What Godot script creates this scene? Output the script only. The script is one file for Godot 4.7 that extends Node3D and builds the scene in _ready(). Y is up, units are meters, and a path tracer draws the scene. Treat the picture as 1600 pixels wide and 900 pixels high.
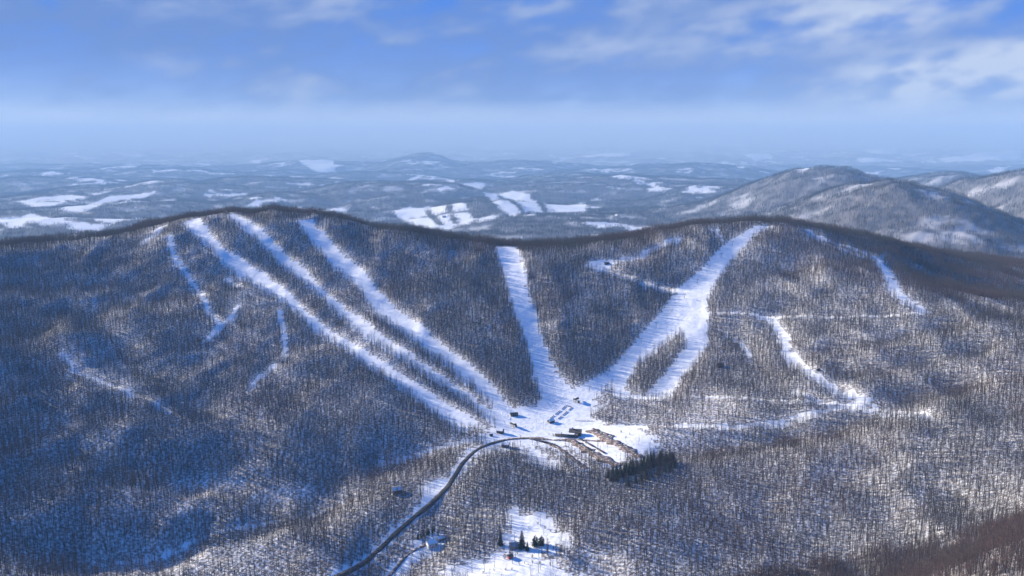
extends Node3D
# A ski mountain in winter seen from the air. One metre per unit, y up, the camera looks along -z from above (0, 0);
# the base lodge stands near (86, -1277) at height 0.

const EYE_HEIGHT := 419.0
const PITCH := 9.38

const HILLS = [
	[1750, -4300, 312, 451, 800, 2.0],
	[1840, -5300, 322, 482, 750, 2.2],
	[2692, -4900, 295, 377, 800, 2.0],
	[3283, -6800, 252, 452, 900, 2.2],
	[1199, -8200, 156, 1090, 1100, 3.2],
	[463, -9500, 123, 598, 900, 2.5],
	[-1290, -13500, 237, 585, 1300, 1.6],
	[0, -13000, 141, 1001, 1500, 2.2],
	[2076, -11500, 150, 966, 1500, 2.4],
	[-954, -7600, 97, 691, 800, 3.0],
	[-2322, -9000, 110, 756, 900, 2.6],
	[-2863, -8200, 78, 918, 700, 2.6],
	[-4438, -9500, 91, 997, 900, 2.6],
	[-3112, -14000, 90, 1568, 1600, 2.4],
	[-6865, -13000, 38, 1456, 1600, 2.4],
	[-4400, -11500, 104, 966, 1300, 2.4],
	[-176, -6300, 67, 308, 500, 2.4],
	[364, -5200, 38, 509, 450, 2.6],
	[1610, -7000, 149, 489, 800, 2.4],
	[2636, -4200, 255, 352, 700, 2.0],
	[-1755, -10500, 78, 808, 900, 2.4],
	[-3759, -12000, 78, 1008, 1000, 2.4],
	[-502, -9000, 78, 504, 700, 2.2],
	[994, -11000, 83, 847, 900, 2.4],
	[-3719, -8600, 78, 601, 700, 2.4],
	[520, -15000, 60, 1470, 1300, 2.2],
	[-2359, -17000, 60, 1785, 1500, 2.4],
	[3040, -12500, 60, 787, 900, 2.2],
	[2662, -8500, 101, 476, 700, 2.2],
	[-1804, -6800, 78, 428, 500, 2.4],
	[-2498, -6500, 78, 409, 500, 2.4],
	[-5520, -11000, 78, 924, 900, 2.4],
]
const SURVEY = {
	0: [Vector3(-590, -1, -830), Vector3(-653, 21, -930), Vector3(-736, 48, -1060), Vector3(-837, 84, -1220), Vector3(-983, 127, -1450), Vector3(-1130, 166, -1680), Vector3(-1226, 189, -1830)],
	1: [Vector3(-509, -12, -850), Vector3(-571, 6, -965), Vector3(-649, 30, -1110), Vector3(-745, 64, -1290), Vector3(-885, 107, -1550), Vector3(-998, 141, -1760), Vector3(-1088, 184, -1930)],
	2: [Vector3(-456, -22, -870), Vector3(-512, -4, -990), Vector3(-583, 20, -1140), Vector3(-672, 53, -1330), Vector3(-799, 97, -1600), Vector3(-917, 140, -1850), Vector3(-1005, 181, -2040)],
	3: [Vector3(-397, -29, -885), Vector3(-426, -27, -955), Vector3(-450, -15, -1015), Vector3(-511, 11, -1165), Vector3(-593, 42, -1370), Vector3(-702, 89, -1640), Vector3(-803, 134, -1890), Vector3(-906, 194, -2150)],
	4: [Vector3(-335, -34, -895), Vector3(-359, -31, -965), Vector3(-381, -21, -1030), Vector3(-433, 4, -1185), Vector3(-504, 35, -1395), Vector3(-596, 83, -1670), Vector3(-686, 140, -1940), Vector3(-771, 224, -2200)],
	5: [Vector3(-270, -38, -903), Vector3(-289, -34, -970), Vector3(-307, -25, -1038), Vector3(-351, -1, -1200), Vector3(-409, 30, -1415), Vector3(-482, 79, -1690), Vector3(-567, 159, -2010), Vector3(-626, 237, -2235)],
	6: [Vector3(-203, -39, -905), Vector3(-218, -36, -975), Vector3(-231, -27, -1043), Vector3(-264, -3, -1205), Vector3(-308, 29, -1420), Vector3(-364, 77, -1700), Vector3(-414, 139, -1950), Vector3(-464, 230, -2210)],
	7: [Vector3(-138, -50, -925), Vector3(-147, -41, -985), Vector3(-155, -29, -1048), Vector3(-176, -3, -1205), Vector3(-190, 10, -1310), Vector3(-206, 27, -1425), Vector3(-243, 77, -1700), Vector3(-274, 140, -1940), Vector3(-301, 200, -2140)],
	8: [Vector3(-69, -50, -925), Vector3(-73, -41, -985), Vector3(-80, -22, -1090), Vector3(-88, -5, -1210), Vector3(-97, 2, -1335), Vector3(-105, 19, -1455), Vector3(-122, 75, -1710), Vector3(-135, 131, -1910), Vector3(-147, 183, -2090)],
	9: [Vector3(0, -42, -910), Vector3(0, -31, -965), Vector3(0, -23, -1035), Vector3(0, -13, -1135), Vector3(0, -9, -1250), Vector3(0, -3, -1350), Vector3(0, 11, -1445), Vector3(0, 77, -1700), Vector3(0, 134, -1890), Vector3(0, 171, -2050)],
	10: [Vector3(67, -37, -900), Vector3(71, -27, -955), Vector3(76, -19, -1025), Vector3(83, -13, -1135), Vector3(89, -10, -1225), Vector3(96, -10, -1317), Vector3(100, -2, -1380), Vector3(106, 15, -1470), Vector3(122, 76, -1705), Vector3(134, 134, -1890), Vector3(144, 177, -2040)],
	11: [Vector3(133, -32, -890), Vector3(150, -15, -1015), Vector3(164, -8, -1120), Vector3(176, -3, -1205), Vector3(199, 1, -1370), Vector3(212, 16, -1465), Vector3(241, 79, -1690), Vector3(265, 137, -1870), Vector3(291, 195, -2070)],
	12: [Vector3(199, -29, -885), Vector3(225, -15, -1015), Vector3(262, 0, -1195), Vector3(289, 13, -1330), Vector3(310, 26, -1430), Vector3(356, 84, -1665), Vector3(397, 150, -1870), Vector3(440, 213, -2090)],
	13: [Vector3(263, -27, -880), Vector3(299, -13, -1010), Vector3(343, 7, -1175), Vector3(400, 38, -1385), Vector3(465, 91, -1630), Vector3(526, 152, -1860), Vector3(592, 220, -2110)],
	14: [Vector3(324, -19, -865), Vector3(366, -4, -990), Vector3(418, 18, -1145), Vector3(484, 51, -1340), Vector3(560, 103, -1570), Vector3(636, 160, -1800), Vector3(734, 205, -2090)],
	15: [Vector3(373, -1, -830), Vector3(399, 1, -895), Vector3(428, 6, -965), Vector3(487, 30, -1110), Vector3(559, 64, -1290), Vector3(647, 115, -1510), Vector3(723, 150, -1700), Vector3(921, 160, -2180)],
	16: [Vector3(377, 54, -720), Vector3(442, 26, -850), Vector3(489, 15, -945), Vector3(552, 41, -1080), Vector3(632, 75, -1250), Vector3(725, 122, -1450), Vector3(919, 113, -1850), Vector3(1151, 114, -2330)],
	17: [Vector3(395, 85, -660), Vector3(492, 51, -830), Vector3(549, 36, -930), Vector3(614, 51, -1050), Vector3(705, 84, -1220), Vector3(801, 122, -1400), Vector3(1068, 95, -1880), Vector3(1345, 85, -2380)],
	18: [Vector3(434, 110, -610), Vector3(575, 75, -820), Vector3(694, 69, -1000), Vector3(809, 95, -1180), Vector3(937, 126, -1380), Vector3(1282, 91, -1900), Vector3(1547, 72, -2300)],
}
const SPUR = [Vector3(-1302, 134, -2500), Vector3(-1223, 160, -2600), Vector3(-1078, 175, -2650)]

const RUN_OUTER = [Vector2(-784, -2157), Vector2(-734, -2093), Vector2(-667, -2021), Vector2(-621, -1960), Vector2(-572, -1903), Vector2(-499, -1831), Vector2(-441, -1765), Vector2(-398, -1702), Vector2(-351, -1632), Vector2(-292, -1557), Vector2(-244, -1486), Vector2(-190, -1432), Vector2(-152, -1386), Vector2(-99, -1311), Vector2(-72, -1272), Vector2(-31, -1301), Vector2(-72, -1357), Vector2(-115, -1403), Vector2(-153, -1441), Vector2(-177, -1468), Vector2(-242, -1550), Vector2(-296, -1611), Vector2(-336, -1660), Vector2(-386, -1731), Vector2(-460, -1851), Vector2(-524, -1933), Vector2(-597, -1999), Vector2(-643, -2029), Vector2(-697, -2112), Vector2(-762, -2212)]
const RUN_SECOND = [Vector2(-698, -2210), Vector2(-631, -2122), Vector2(-585, -2075), Vector2(-523, -1998), Vector2(-468, -1923), Vector2(-422, -1870), Vector2(-388, -1815), Vector2(-328, -1719), Vector2(-273, -1629), Vector2(-226, -1569), Vector2(-184, -1520), Vector2(-142, -1470), Vector2(-105, -1438), Vector2(-69, -1392), Vector2(-35, -1328), Vector2(-15, -1301), Vector2(0, -1338), Vector2(-30, -1371), Vector2(-69, -1433), Vector2(-107, -1478), Vector2(-146, -1527), Vector2(-189, -1576), Vector2(-233, -1629), Vector2(-285, -1715), Vector2(-341, -1795), Vector2(-399, -1875), Vector2(-447, -1957), Vector2(-517, -2039), Vector2(-574, -2110), Vector2(-624, -2171), Vector2(-698, -2266)]
const RUN_MOGUL = [Vector2(-513, -2163), Vector2(-489, -2116), Vector2(-429, -2024), Vector2(-382, -1942), Vector2(-336, -1889), Vector2(-293, -1806), Vector2(-261, -1712), Vector2(-234, -1686), Vector2(-196, -1633), Vector2(-151, -1568), Vector2(-123, -1537), Vector2(-90, -1479), Vector2(-55, -1430), Vector2(-26, -1369), Vector2(-11, -1339), Vector2(12, -1352), Vector2(0, -1381), Vector2(-18, -1432), Vector2(-32, -1466), Vector2(-62, -1520), Vector2(-94, -1572), Vector2(-137, -1631), Vector2(-187, -1711), Vector2(-227, -1769), Vector2(-272, -1854), Vector2(-321, -1948), Vector2(-368, -2005), Vector2(-421, -2086), Vector2(-455, -2139), Vector2(-474, -2181)]
const RUN_CENTRE = [Vector2(-41, -2078), Vector2(-28, -1956), Vector2(-13, -1855), Vector2(4, -1726), Vector2(20, -1636), Vector2(30, -1560), Vector2(39, -1476), Vector2(46, -1402), Vector2(97, -1457), Vector2(86, -1493), Vector2(70, -1554), Vector2(55, -1630), Vector2(49, -1735), Vector2(35, -1815), Vector2(31, -1898), Vector2(21, -1989), Vector2(12, -2067)]
const RUN_RIGHT = [Vector2(567, -2111), Vector2(515, -2037), Vector2(463, -1977), Vector2(424, -1918), Vector2(369, -1840), Vector2(327, -1795), Vector2(292, -1731), Vector2(268, -1685), Vector2(233, -1627), Vector2(201, -1579), Vector2(164, -1521), Vector2(125, -1477), Vector2(94, -1443), Vector2(248, -1399), Vector2(271, -1434), Vector2(286, -1471), Vector2(316, -1516), Vector2(346, -1573), Vector2(363, -1651), Vector2(374, -1718), Vector2(388, -1764), Vector2(424, -1832), Vector2(472, -1913), Vector2(514, -1973), Vector2(564, -2042), Vector2(605, -2087)]
const ISLANDS = [
	[Vector2(306, -1628), Vector2(308, -1579), Vector2(269, -1515), Vector2(240, -1465), Vector2(216, -1425), Vector2(194, -1430), Vector2(188, -1459), Vector2(214, -1523), Vector2(251, -1566), Vector2(279, -1601)],
	[Vector2(146, -1443), Vector2(163, -1456), Vector2(165, -1405), Vector2(150, -1378), Vector2(136, -1389)],
]
const OPENINGS = [
	[Vector2(151, -1927), Vector2(200, -1954), Vector2(216, -1939), Vector2(210, -1890), Vector2(180, -1884)],
	[Vector2(450, -2087), Vector2(467, -2081), Vector2(463, -1994), Vector2(452, -1995)],
	[Vector2(-59, -1249), Vector2(-33, -1296), Vector2(-15, -1336), Vector2(0, -1374), Vector2(46, -1406), Vector2(95, -1459), Vector2(133, -1470), Vector2(155, -1479), Vector2(138, -1379), Vector2(123, -1352), Vector2(153, -1317), Vector2(190, -1306), Vector2(214, -1220), Vector2(196, -1188), Vector2(166, -1179), Vector2(138, -1163), Vector2(124, -1166), Vector2(108, -1182), Vector2(93, -1209), Vector2(85, -1226), Vector2(63, -1235), Vector2(27, -1227), Vector2(0, -1229), Vector2(-18, -1207), Vector2(-35, -1207), Vector2(-48, -1184), Vector2(-61, -1150), Vector2(-70, -1120), Vector2(-80, -1111), Vector2(-71, -1181), Vector2(-55, -1220), Vector2(-36, -1243)],
	[Vector2(13, -1226), Vector2(36, -1220), Vector2(54, -1188), Vector2(64, -1161), Vector2(52, -1140), Vector2(32, -1156), Vector2(16, -1187)],
	[Vector2(-8, -1028), Vector2(11, -1036), Vector2(34, -1021), Vector2(52, -1000), Vector2(69, -978), Vector2(64, -956), Vector2(44, -945), Vector2(21, -943), Vector2(-4, -952), Vector2(-11, -988)],
	[Vector2(-76, -926), Vector2(-67, -941), Vector2(-41, -942), Vector2(-18, -956), Vector2(0, -947), Vector2(21, -941), Vector2(48, -926), Vector2(58, -912), Vector2(88, -904), Vector2(124, -874), Vector2(-68, -907)],
	[Vector2(-117, -983), Vector2(-102, -999), Vector2(-82, -1003), Vector2(-77, -979), Vector2(-95, -961), Vector2(-113, -945), Vector2(-121, -921), Vector2(-145, -910), Vector2(-133, -950)],
	[Vector2(-125, -1056), Vector2(-108, -1083), Vector2(-113, -1098), Vector2(-92, -1133), Vector2(-83, -1130), Vector2(-86, -1102), Vector2(-101, -1071), Vector2(-118, -1045)],
]
const LANES = [  # half width, then the way
	[15, [Vector2(665, -2079), Vector2(670, -2051), Vector2(692, -2007), Vector2(725, -1979), Vector2(753, -1941), Vector2(760, -1887), Vector2(737, -1780), Vector2(699, -1650), Vector2(693, -1585), Vector2(703, -1537)]],
	[7, [Vector2(665, -2049), Vector2(679, -1970), Vector2(709, -1934), Vector2(733, -1888)]],
	[5, [Vector2(497, -1260), Vector2(530, -1217), Vector2(561, -1170)]],
	[14, [Vector2(211, -1929), Vector2(274, -1945), Vector2(321, -1984), Vector2(370, -2025)]],
	[9, [Vector2(209, -1880), Vector2(272, -1828), Vector2(338, -1790)]],
	[12, [Vector2(459, -1649), Vector2(474, -1634), Vector2(475, -1581), Vector2(464, -1513), Vector2(460, -1454), Vector2(465, -1403), Vector2(471, -1360), Vector2(484, -1313), Vector2(508, -1276)]],
	[4, [Vector2(362, -1695), Vector2(460, -1654), Vector2(555, -1589), Vector2(695, -1523)]],
	[7, [Vector2(243, -1286), Vector2(322, -1266), Vector2(394, -1261), Vector2(458, -1264), Vector2(500, -1266)]],
	[5, [Vector2(506, -1270), Vector2(535, -1230), Vector2(563, -1184)]],
	[3.5, [Vector2(287, -1392), Vector2(376, -1330), Vector2(456, -1285), Vector2(497, -1270)]],
	[6, [Vector2(426, -1338), Vector2(443, -1307), Vector2(462, -1276)]],
	[9, [Vector2(-781, -2076), Vector2(-730, -1969), Vector2(-668, -1886), Vector2(-622, -1804), Vector2(-577, -1711), Vector2(-534, -1649), Vector2(-536, -1578)]],
	[9, [Vector2(-534, -1649), Vector2(-525, -1691), Vector2(-532, -1747)]],
	[10, [Vector2(-831, -2062), Vector2(-820, -2104), Vector2(-824, -2174)]],
	[7, [Vector2(-447, -1728), Vector2(-422, -1655), Vector2(-400, -1581), Vector2(-385, -1521)]],
	[9, [Vector2(-397, -1493), Vector2(-408, -1450), Vector2(-409, -1389)]],
	[6, [Vector2(-730, -1450), Vector2(-678, -1385), Vector2(-592, -1343), Vector2(-496, -1285)]],
	[9, [Vector2(-599, -1901), Vector2(-558, -1858)]],
	[4, [Vector2(-455, -926), Vector2(-402, -948), Vector2(-350, -1004), Vector2(-294, -1046), Vector2(-251, -1064), Vector2(-215, -1100)]],
	[5, [Vector2(385, -1632), Vector2(405, -1572), Vector2(402, -1492)]],
	[8, [Vector2(-175, -1196), Vector2(-108, -1231), Vector2(-59, -1244)]],
]
const ROAD = [Vector2(-191, -893), Vector2(-184, -911), Vector2(-161, -963), Vector2(-135, -1012), Vector2(-102, -1065), Vector2(-83, -1099), Vector2(-74, -1133), Vector2(-65, -1172), Vector2(-49, -1212), Vector2(-27, -1240), Vector2(-7, -1256)]
const LOTS = [
	[3.8, [Vector2(24, -1266), Vector2(46, -1254), Vector2(65, -1227), Vector2(82, -1184), Vector2(99, -1147)]],
	[8, [Vector2(83, -1260), Vector2(95, -1235), Vector2(110, -1201), Vector2(128, -1169), Vector2(141, -1149)]],
	[8, [Vector2(118, -1300), Vector2(134, -1263), Vector2(144, -1236), Vector2(162, -1201), Vector2(172, -1174)]],
	[3.6, [Vector2(-9, -1255), Vector2(11, -1264), Vector2(37, -1267), Vector2(61, -1260), Vector2(87, -1262), Vector2(114, -1253), Vector2(136, -1247)]],
]
const DRIVE = [Vector2(-138, -918), Vector2(-129, -946), Vector2(-116, -973), Vector2(-97, -989)]
const HEDGES = [
	[Vector2(-565, -6115), Vector2(-403, -5227)],
	[Vector2(-659, -5885), Vector2(-262, -5765)],
	[Vector2(-431, -6164), Vector2(-326, -5281)],
	[Vector2(206, -7012), Vector2(211, -5797)],
	[Vector2(-102, -7320), Vector2(60, -5737)],
	[Vector2(-189, -6009), Vector2(174, -6923)],
	[Vector2(-3038, -6293), Vector2(-2730, -6293)],
	[Vector2(-3500, -6765), Vector2(-3358, -6765)],
]
const FIELDS = [
	[Vector2(-812, -6169), Vector2(-725, -6481), Vector2(-321, -6124), Vector2(-230, -5474), Vector2(-235, -5157), Vector2(-465, -5096), Vector2(-622, -5549)],
	[Vector2(-235, -7467), Vector2(0, -7764), Vector2(145, -7402), Vector2(144, -5871), Vector2(0, -5422), Vector2(-126, -6013)],
	[Vector2(129, -7130), Vector2(251, -6907), Vector2(268, -5788), Vector2(118, -5602)],
	[Vector2(250, -6760), Vector2(555, -6841), Vector2(486, -5881), Vector2(276, -5788)],
	[Vector2(364, -4944), Vector2(574, -5112), Vector2(669, -5019), Vector2(472, -4796)],
	[Vector2(-717, -9354), Vector2(-464, -8883), Vector2(-583, -8361)],
	[Vector2(-3689, -6765), Vector2(-3595, -7461), Vector2(-3304, -7164), Vector2(-3258, -6293)],
	[Vector2(-2997, -6028), Vector2(-3186, -7239), Vector2(-2922, -7539), Vector2(-2836, -6760), Vector2(-2755, -5783)],
	[Vector2(-3119, -5562), Vector2(-3089, -5881), Vector2(-2768, -5562), Vector2(-2766, -5051)],
	[Vector2(5168, -21615), Vector2(6187, -23500), Vector2(6009, -20541), Vector2(4812, -18258)],
	[Vector2(9644, -42900), Vector2(12795, -51398), Vector2(9940, -38620), Vector2(8381, -36702)],
	[Vector2(6838, -18258), Vector2(7684, -19106), Vector2(7685, -17870), Vector2(6865, -16767), Vector2(6341, -16767)],
	[Vector2(11006, -28904), Vector2(16300, -38620), Vector2(10384, -24985), Vector2(9692, -24985)],
	[Vector2(8810, -19106), Vector2(11551, -22836), Vector2(13759, -24985), Vector2(10467, -19106), Vector2(8144, -16767)],
	[Vector2(7126, -13862), Vector2(8072, -14903), Vector2(6843, -12955)],
	[Vector2(1077, -22208), Vector2(2942, -24985), Vector2(2702, -21071), Vector2(1060, -19106)],
	[Vector2(2442, -19567), Vector2(3847, -22208), Vector2(3180, -19106)],
	[Vector2(3241, -16100), Vector2(3743, -16100), Vector2(3519, -14903)],
	[Vector2(-8016, -19106), Vector2(-7920, -20040), Vector2(-7038, -17490)],
	[Vector2(-3324, -14073), Vector2(-2803, -14413), Vector2(-2347, -12282), Vector2(-2640, -12253)],
	[Vector2(-2051, -11709), Vector2(-1608, -11570), Vector2(-1601, -10960)],
	[Vector2(-5210, -11524), Vector2(-4941, -12253), Vector2(-4772, -11728)],
	[Vector2(-4213, -9273), Vector2(-4245, -9520), Vector2(-3843, -8721)],
	[Vector2(-1253, -6282), Vector2(-1187, -6527), Vector2(-1093, -6124)],
	[Vector2(-639, -8334), Vector2(-240, -8590), Vector2(-271, -7777)],
	[Vector2(-1258, -10634), Vector2(-1036, -11039), Vector2(-1018, -10449)],
	[Vector2(1808, -9993), Vector2(2222, -9977), Vector2(2026, -9703)],
	[Vector2(-5255, -18258), Vector2(-5054, -18684), Vector2(-4691, -17118)],
]
const RAVINES = [  # depth, half width, then the way
	[15, 42, [Vector2(645, -1279), Vector2(584, -1263), Vector2(507, -1226), Vector2(400, -1220), Vector2(283, -1213), Vector2(228, -1199)]],
	[10, 34, [Vector2(706, -1349), Vector2(615, -1358), Vector2(522, -1367)]],
	[9, 30, [Vector2(708, -1458), Vector2(602, -1448), Vector2(524, -1460)]],
	[6, 22, [Vector2(390, -1630), Vector2(410, -1570), Vector2(399, -1439)]],
	[13, 42, [Vector2(-451, -916), Vector2(-398, -937), Vector2(-346, -993), Vector2(-291, -1035), Vector2(-249, -1052), Vector2(-212, -1088)]],
	[17, 60, [Vector2(-454, -1125), Vector2(-307, -1099), Vector2(-205, -1169), Vector2(-141, -1207)]],
	[8, 40, [Vector2(-815, -1682), Vector2(-632, -1465), Vector2(-447, -1310)]],
	[8, 40, [Vector2(-897, -1637), Vector2(-702, -1314), Vector2(-548, -1153)]],
]

# the near ground: heights every STEP metres
const X0 := -2080.0
const Z0 := -540.0
const STEP := 8.0
const NX := 561
const NZ := 272
const MX := 1121  # the land cover, every 4 m
const MZ := 541

var heights := PackedFloat32Array()
var cover := PackedByteArray()   # 0 woods, 1..5 ski runs, 6 open snow, 7 lane, 8 road and lots
var thin := PackedByteArray()    # share of the full density of the woods, of 255
var rough := FastNoiseLite.new()
var fine := FastNoiseLite.new()
var patchy := FastNoiseLite.new()
var country := FastNoiseLite.new()
var M := {}
var rng := RandomNumberGenerator.new()


func _ready():
	# ---- camera, sky, sun, exposure
	var cam := Camera3D.new()
	cam.name = "camera"
	cam.keep_aspect = Camera3D.KEEP_HEIGHT
	cam.fov = rad_to_deg(2.0 * atan(0.315))
	cam.near = 5.0
	cam.far = 90000.0
	cam.position = Vector3(0, EYE_HEIGHT, 0)
	cam.rotation_degrees = Vector3(-PITCH, 0, 0)
	add_child(cam)
	cam.current = true
	var env := Environment.new()
	env.tonemap_mode = Environment.TONE_MAPPER_LINEAR
	env.tonemap_exposure = 2.2
	env.background_mode = Environment.BG_SKY
	env.background_energy_multiplier = 1.0
	var sky_material := PanoramaSkyMaterial.new()
	sky_material.panorama = winter_sky()
	var sky := Sky.new()
	sky.sky_material = sky_material
	env.sky = sky
	env.sdfgi_enabled = true
	env.ssao_enabled = true
	env.ssil_enabled = true
	env.volumetric_fog_enabled = true
	env.volumetric_fog_density = 0.0
	env.fog_enabled = true
	env.fog_density = 0.00004
	env.fog_light_color = BLUE_HAZE.linear_to_srgb()
	var around := WorldEnvironment.new()
	around.name = "surroundings"
	around.environment = env
	add_child(around)
	var sun := DirectionalLight3D.new()
	sun.name = "sun"
	sun.light_color = Color(1.0, 0.95, 0.86)
	sun.light_energy = 1.6
	sun.light_angular_distance = 0.5
	sun.shadow_enabled = true
	add_child(sun)
	sun.look_at_from_position(Vector3.ZERO, -Vector3(-0.885 * cos(deg_to_rad(SUN_HEIGHT)), sin(deg_to_rad(SUN_HEIGHT)), -0.466 * cos(deg_to_rad(SUN_HEIGHT))))
	# the winter haze lies thicker over the low country behind the mountain
	haze_bank("valley_haze", -3200.0, -12000.0, 560.0, 0.00008, BLUE_HAZE, "blue winter haze over the valley behind the mountain")
	haze_bank("distant_haze", -12001.0, -72000.0, 900.0, 0.00006, PALE_HAZE, "pale haze over the plain towards the horizon")
	rng.seed = 41
	materials()
	noises()
	map_cover()
	survey_ground()
	near_ground()
	far_country()
	roads()
	woods()
	far_woods()
	ski_area()
	farmsteads()
	evergreens()
	small_things()

const SUN_HEIGHT := 20.5
const BLUE_HAZE := Color(0.32, 0.58, 1.0)
const PALE_HAZE := Color(0.95, 1.0, 1.0)

func haze_bank(called: String, from: float, to: float, top: float, density: float, colour: Color, label: String):
	var mist := FogVolume.new()
	mist.name = called
	mist.shape = RenderingServer.FOG_VOLUME_SHAPE_BOX
	mist.size = Vector3(130000, top + 200.0, from - to)
	mist.position = Vector3(0, (top - 200.0) / 2.0, (from + to) / 2.0)
	var air := FogMaterial.new()
	air.density = density
	air.albedo = colour.linear_to_srgb()
	air.edge_fade = 0.0
	mist.material = air
	tag(mist, label, "", "", "stuff")
	add_child(mist)


# ---- bookkeeping

var taken := {}

func numbered(called: String) -> String:
	var n: int = taken.get(called, -1) + 1
	taken[called] = n
	return called if n == 0 else "%s_%03d" % [called, n]

func tag(o, label, category = "", group = "", kind = ""):
	if label: o.set_meta("label", label)
	if category: o.set_meta("category", category)
	if group: o.set_meta("group", group)
	if kind: o.set_meta("kind", kind)
	return o

func thing(called, label, category, at: Vector3, turn = 0.0, group = "") -> Node3D:
	var o := Node3D.new()
	o.name = numbered(called)
	add_child(o, true)
	o.position = at
	o.rotation.y = turn
	return tag(o, label, category, group)

func part(called: String, mesh: Mesh, m: Material, parent: Node, at := Vector3.ZERO) -> MeshInstance3D:
	var o := MeshInstance3D.new()
	o.name = numbered(called) if parent == self else called
	o.mesh = mesh
	o.position = at
	o.set_surface_override_material(0, m)
	parent.add_child(o, true)
	return o

func ordinal(n: int) -> String:
	var w := ["first", "second", "third", "fourth", "fifth", "sixth", "seventh", "eighth", "ninth", "tenth", "eleventh", "twelfth", "thirteenth", "fourteenth", "fifteenth", "sixteenth", "seventeenth", "eighteenth", "nineteenth", "twentieth"]
	return w[n] if n < 20 else "twenty-" + w[n - 20]


# ---- shapes

func shape() -> SurfaceTool:
	var st := SurfaceTool.new()
	st.begin(Mesh.PRIMITIVE_TRIANGLES)
	st.set_smooth_group(-1)
	return st

func done(st: SurfaceTool) -> ArrayMesh:
	st.generate_normals()
	return st.commit()

func tri(st: SurfaceTool, a: Vector3, b: Vector3, c: Vector3):
	st.add_vertex(a); st.add_vertex(b); st.add_vertex(c)

func quad(st: SurfaceTool, a: Vector3, b: Vector3, c: Vector3, d: Vector3):
	tri(st, a, b, c); tri(st, a, c, d)

func box(st: SurfaceTool, lo: Vector3, hi: Vector3):
	var p := []
	for i in 8:
		p.append(Vector3(hi.x if i & 1 else lo.x, hi.y if i & 2 else lo.y, hi.z if i & 4 else lo.z))
	quad(st, p[4], p[6], p[7], p[5]); quad(st, p[1], p[3], p[2], p[0])
	quad(st, p[0], p[2], p[6], p[4]); quad(st, p[5], p[7], p[3], p[1])
	quad(st, p[2], p[3], p[7], p[6]); quad(st, p[0], p[4], p[5], p[1])

func box_mesh(lo: Vector3, hi: Vector3) -> ArrayMesh:
	var st := shape()
	box(st, lo, hi)
	return done(st)

func rod(st: SurfaceTool, a: Vector3, b: Vector3, ra: float, rb: float, sides := 4):
	var d := (b - a).normalized()
	var u := d.cross(Vector3.UP if absf(d.y) < 0.9 else Vector3.RIGHT).normalized()
	var v := d.cross(u)
	for i in sides:
		var p := u * cos(TAU * i / sides) + v * sin(TAU * i / sides)
		var q := u * cos(TAU * (i + 1) / sides) + v * sin(TAU * (i + 1) / sides)
		quad(st, a + p * ra, b + p * rb, b + q * rb, a + q * ra)

func capped_rod(st: SurfaceTool, a: Vector3, b: Vector3, r: float, sides := 8):
	rod(st, a, b, r, r, sides)
	rod(st, b, b + (b - a).normalized() * 0.001, r, 0.0, sides)
	rod(st, a - (b - a).normalized() * 0.001, a, 0.0, r, sides)

# a flat outline (x, y) pushed along z from z0 to z1
func slab(st: SurfaceTool, outline: Array, z0: float, z1: float):
	var flat := PackedVector2Array(outline)
	if Geometry2D.is_polygon_clockwise(flat):
		flat.reverse()
	var ids := Geometry2D.triangulate_polygon(flat)
	for i in range(0, ids.size(), 3):
		var a := flat[ids[i]]; var b := flat[ids[i + 1]]; var c := flat[ids[i + 2]]
		if (b - a).cross(c - a) < 0.0:
			var t := b; b = c; c = t
		tri(st, Vector3(a.x, a.y, z1), Vector3(c.x, c.y, z1), Vector3(b.x, b.y, z1))
		tri(st, Vector3(a.x, a.y, z0), Vector3(b.x, b.y, z0), Vector3(c.x, c.y, z0))
	for i in flat.size():
		var a := flat[i]; var b := flat[(i + 1) % flat.size()]
		quad(st, Vector3(a.x, a.y, z0), Vector3(a.x, a.y, z1), Vector3(b.x, b.y, z1), Vector3(b.x, b.y, z0))


# ---- materials

func grain(freq: float, dark: Color, light: Color, at := 0.5, octaves := 4, size := 256, seed_ := 3) -> NoiseTexture2D:
	var n := FastNoiseLite.new()
	n.noise_type = FastNoiseLite.TYPE_SIMPLEX
	n.frequency = freq
	n.fractal_octaves = octaves
	n.seed = seed_
	var t := NoiseTexture2D.new()
	t.width = size; t.height = size
	t.seamless = true
	t.noise = n
	var g := Gradient.new()
	g.offsets = PackedFloat32Array([maxf(at - 0.18, 0.0), minf(at + 0.18, 1.0)])
	g.colors = PackedColorArray([dark.linear_to_srgb(), light.linear_to_srgb()])
	t.color_ramp = g
	return t

func relief(freq: float, strength: float, seed_ := 5, octaves := 3) -> NoiseTexture2D:
	var n := FastNoiseLite.new()
	n.noise_type = FastNoiseLite.TYPE_SIMPLEX
	n.frequency = freq
	n.fractal_octaves = octaves
	n.seed = seed_
	var t := NoiseTexture2D.new()
	t.width = 256; t.height = 256
	t.seamless = true
	t.as_normal_map = true
	t.bump_strength = strength
	t.noise = n
	return t

# albedo given as a linear, real-world base colour
func paint(c: Color, roughness := 0.8, metal := 0.0) -> StandardMaterial3D:
	var m := StandardMaterial3D.new()
	m.albedo_color = c.linear_to_srgb()
	m.roughness = roughness
	m.metallic = metal
	m.cull_mode = BaseMaterial3D.CULL_DISABLED
	return m

func textured(t: Texture2D, per_metre: float, roughness := 0.85) -> StandardMaterial3D:
	var m := StandardMaterial3D.new()
	m.albedo_texture = t
	m.roughness = roughness
	m.uv1_triplanar = true
	m.uv1_world_triplanar = true
	m.uv1_scale = Vector3.ONE * per_metre
	return m

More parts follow.
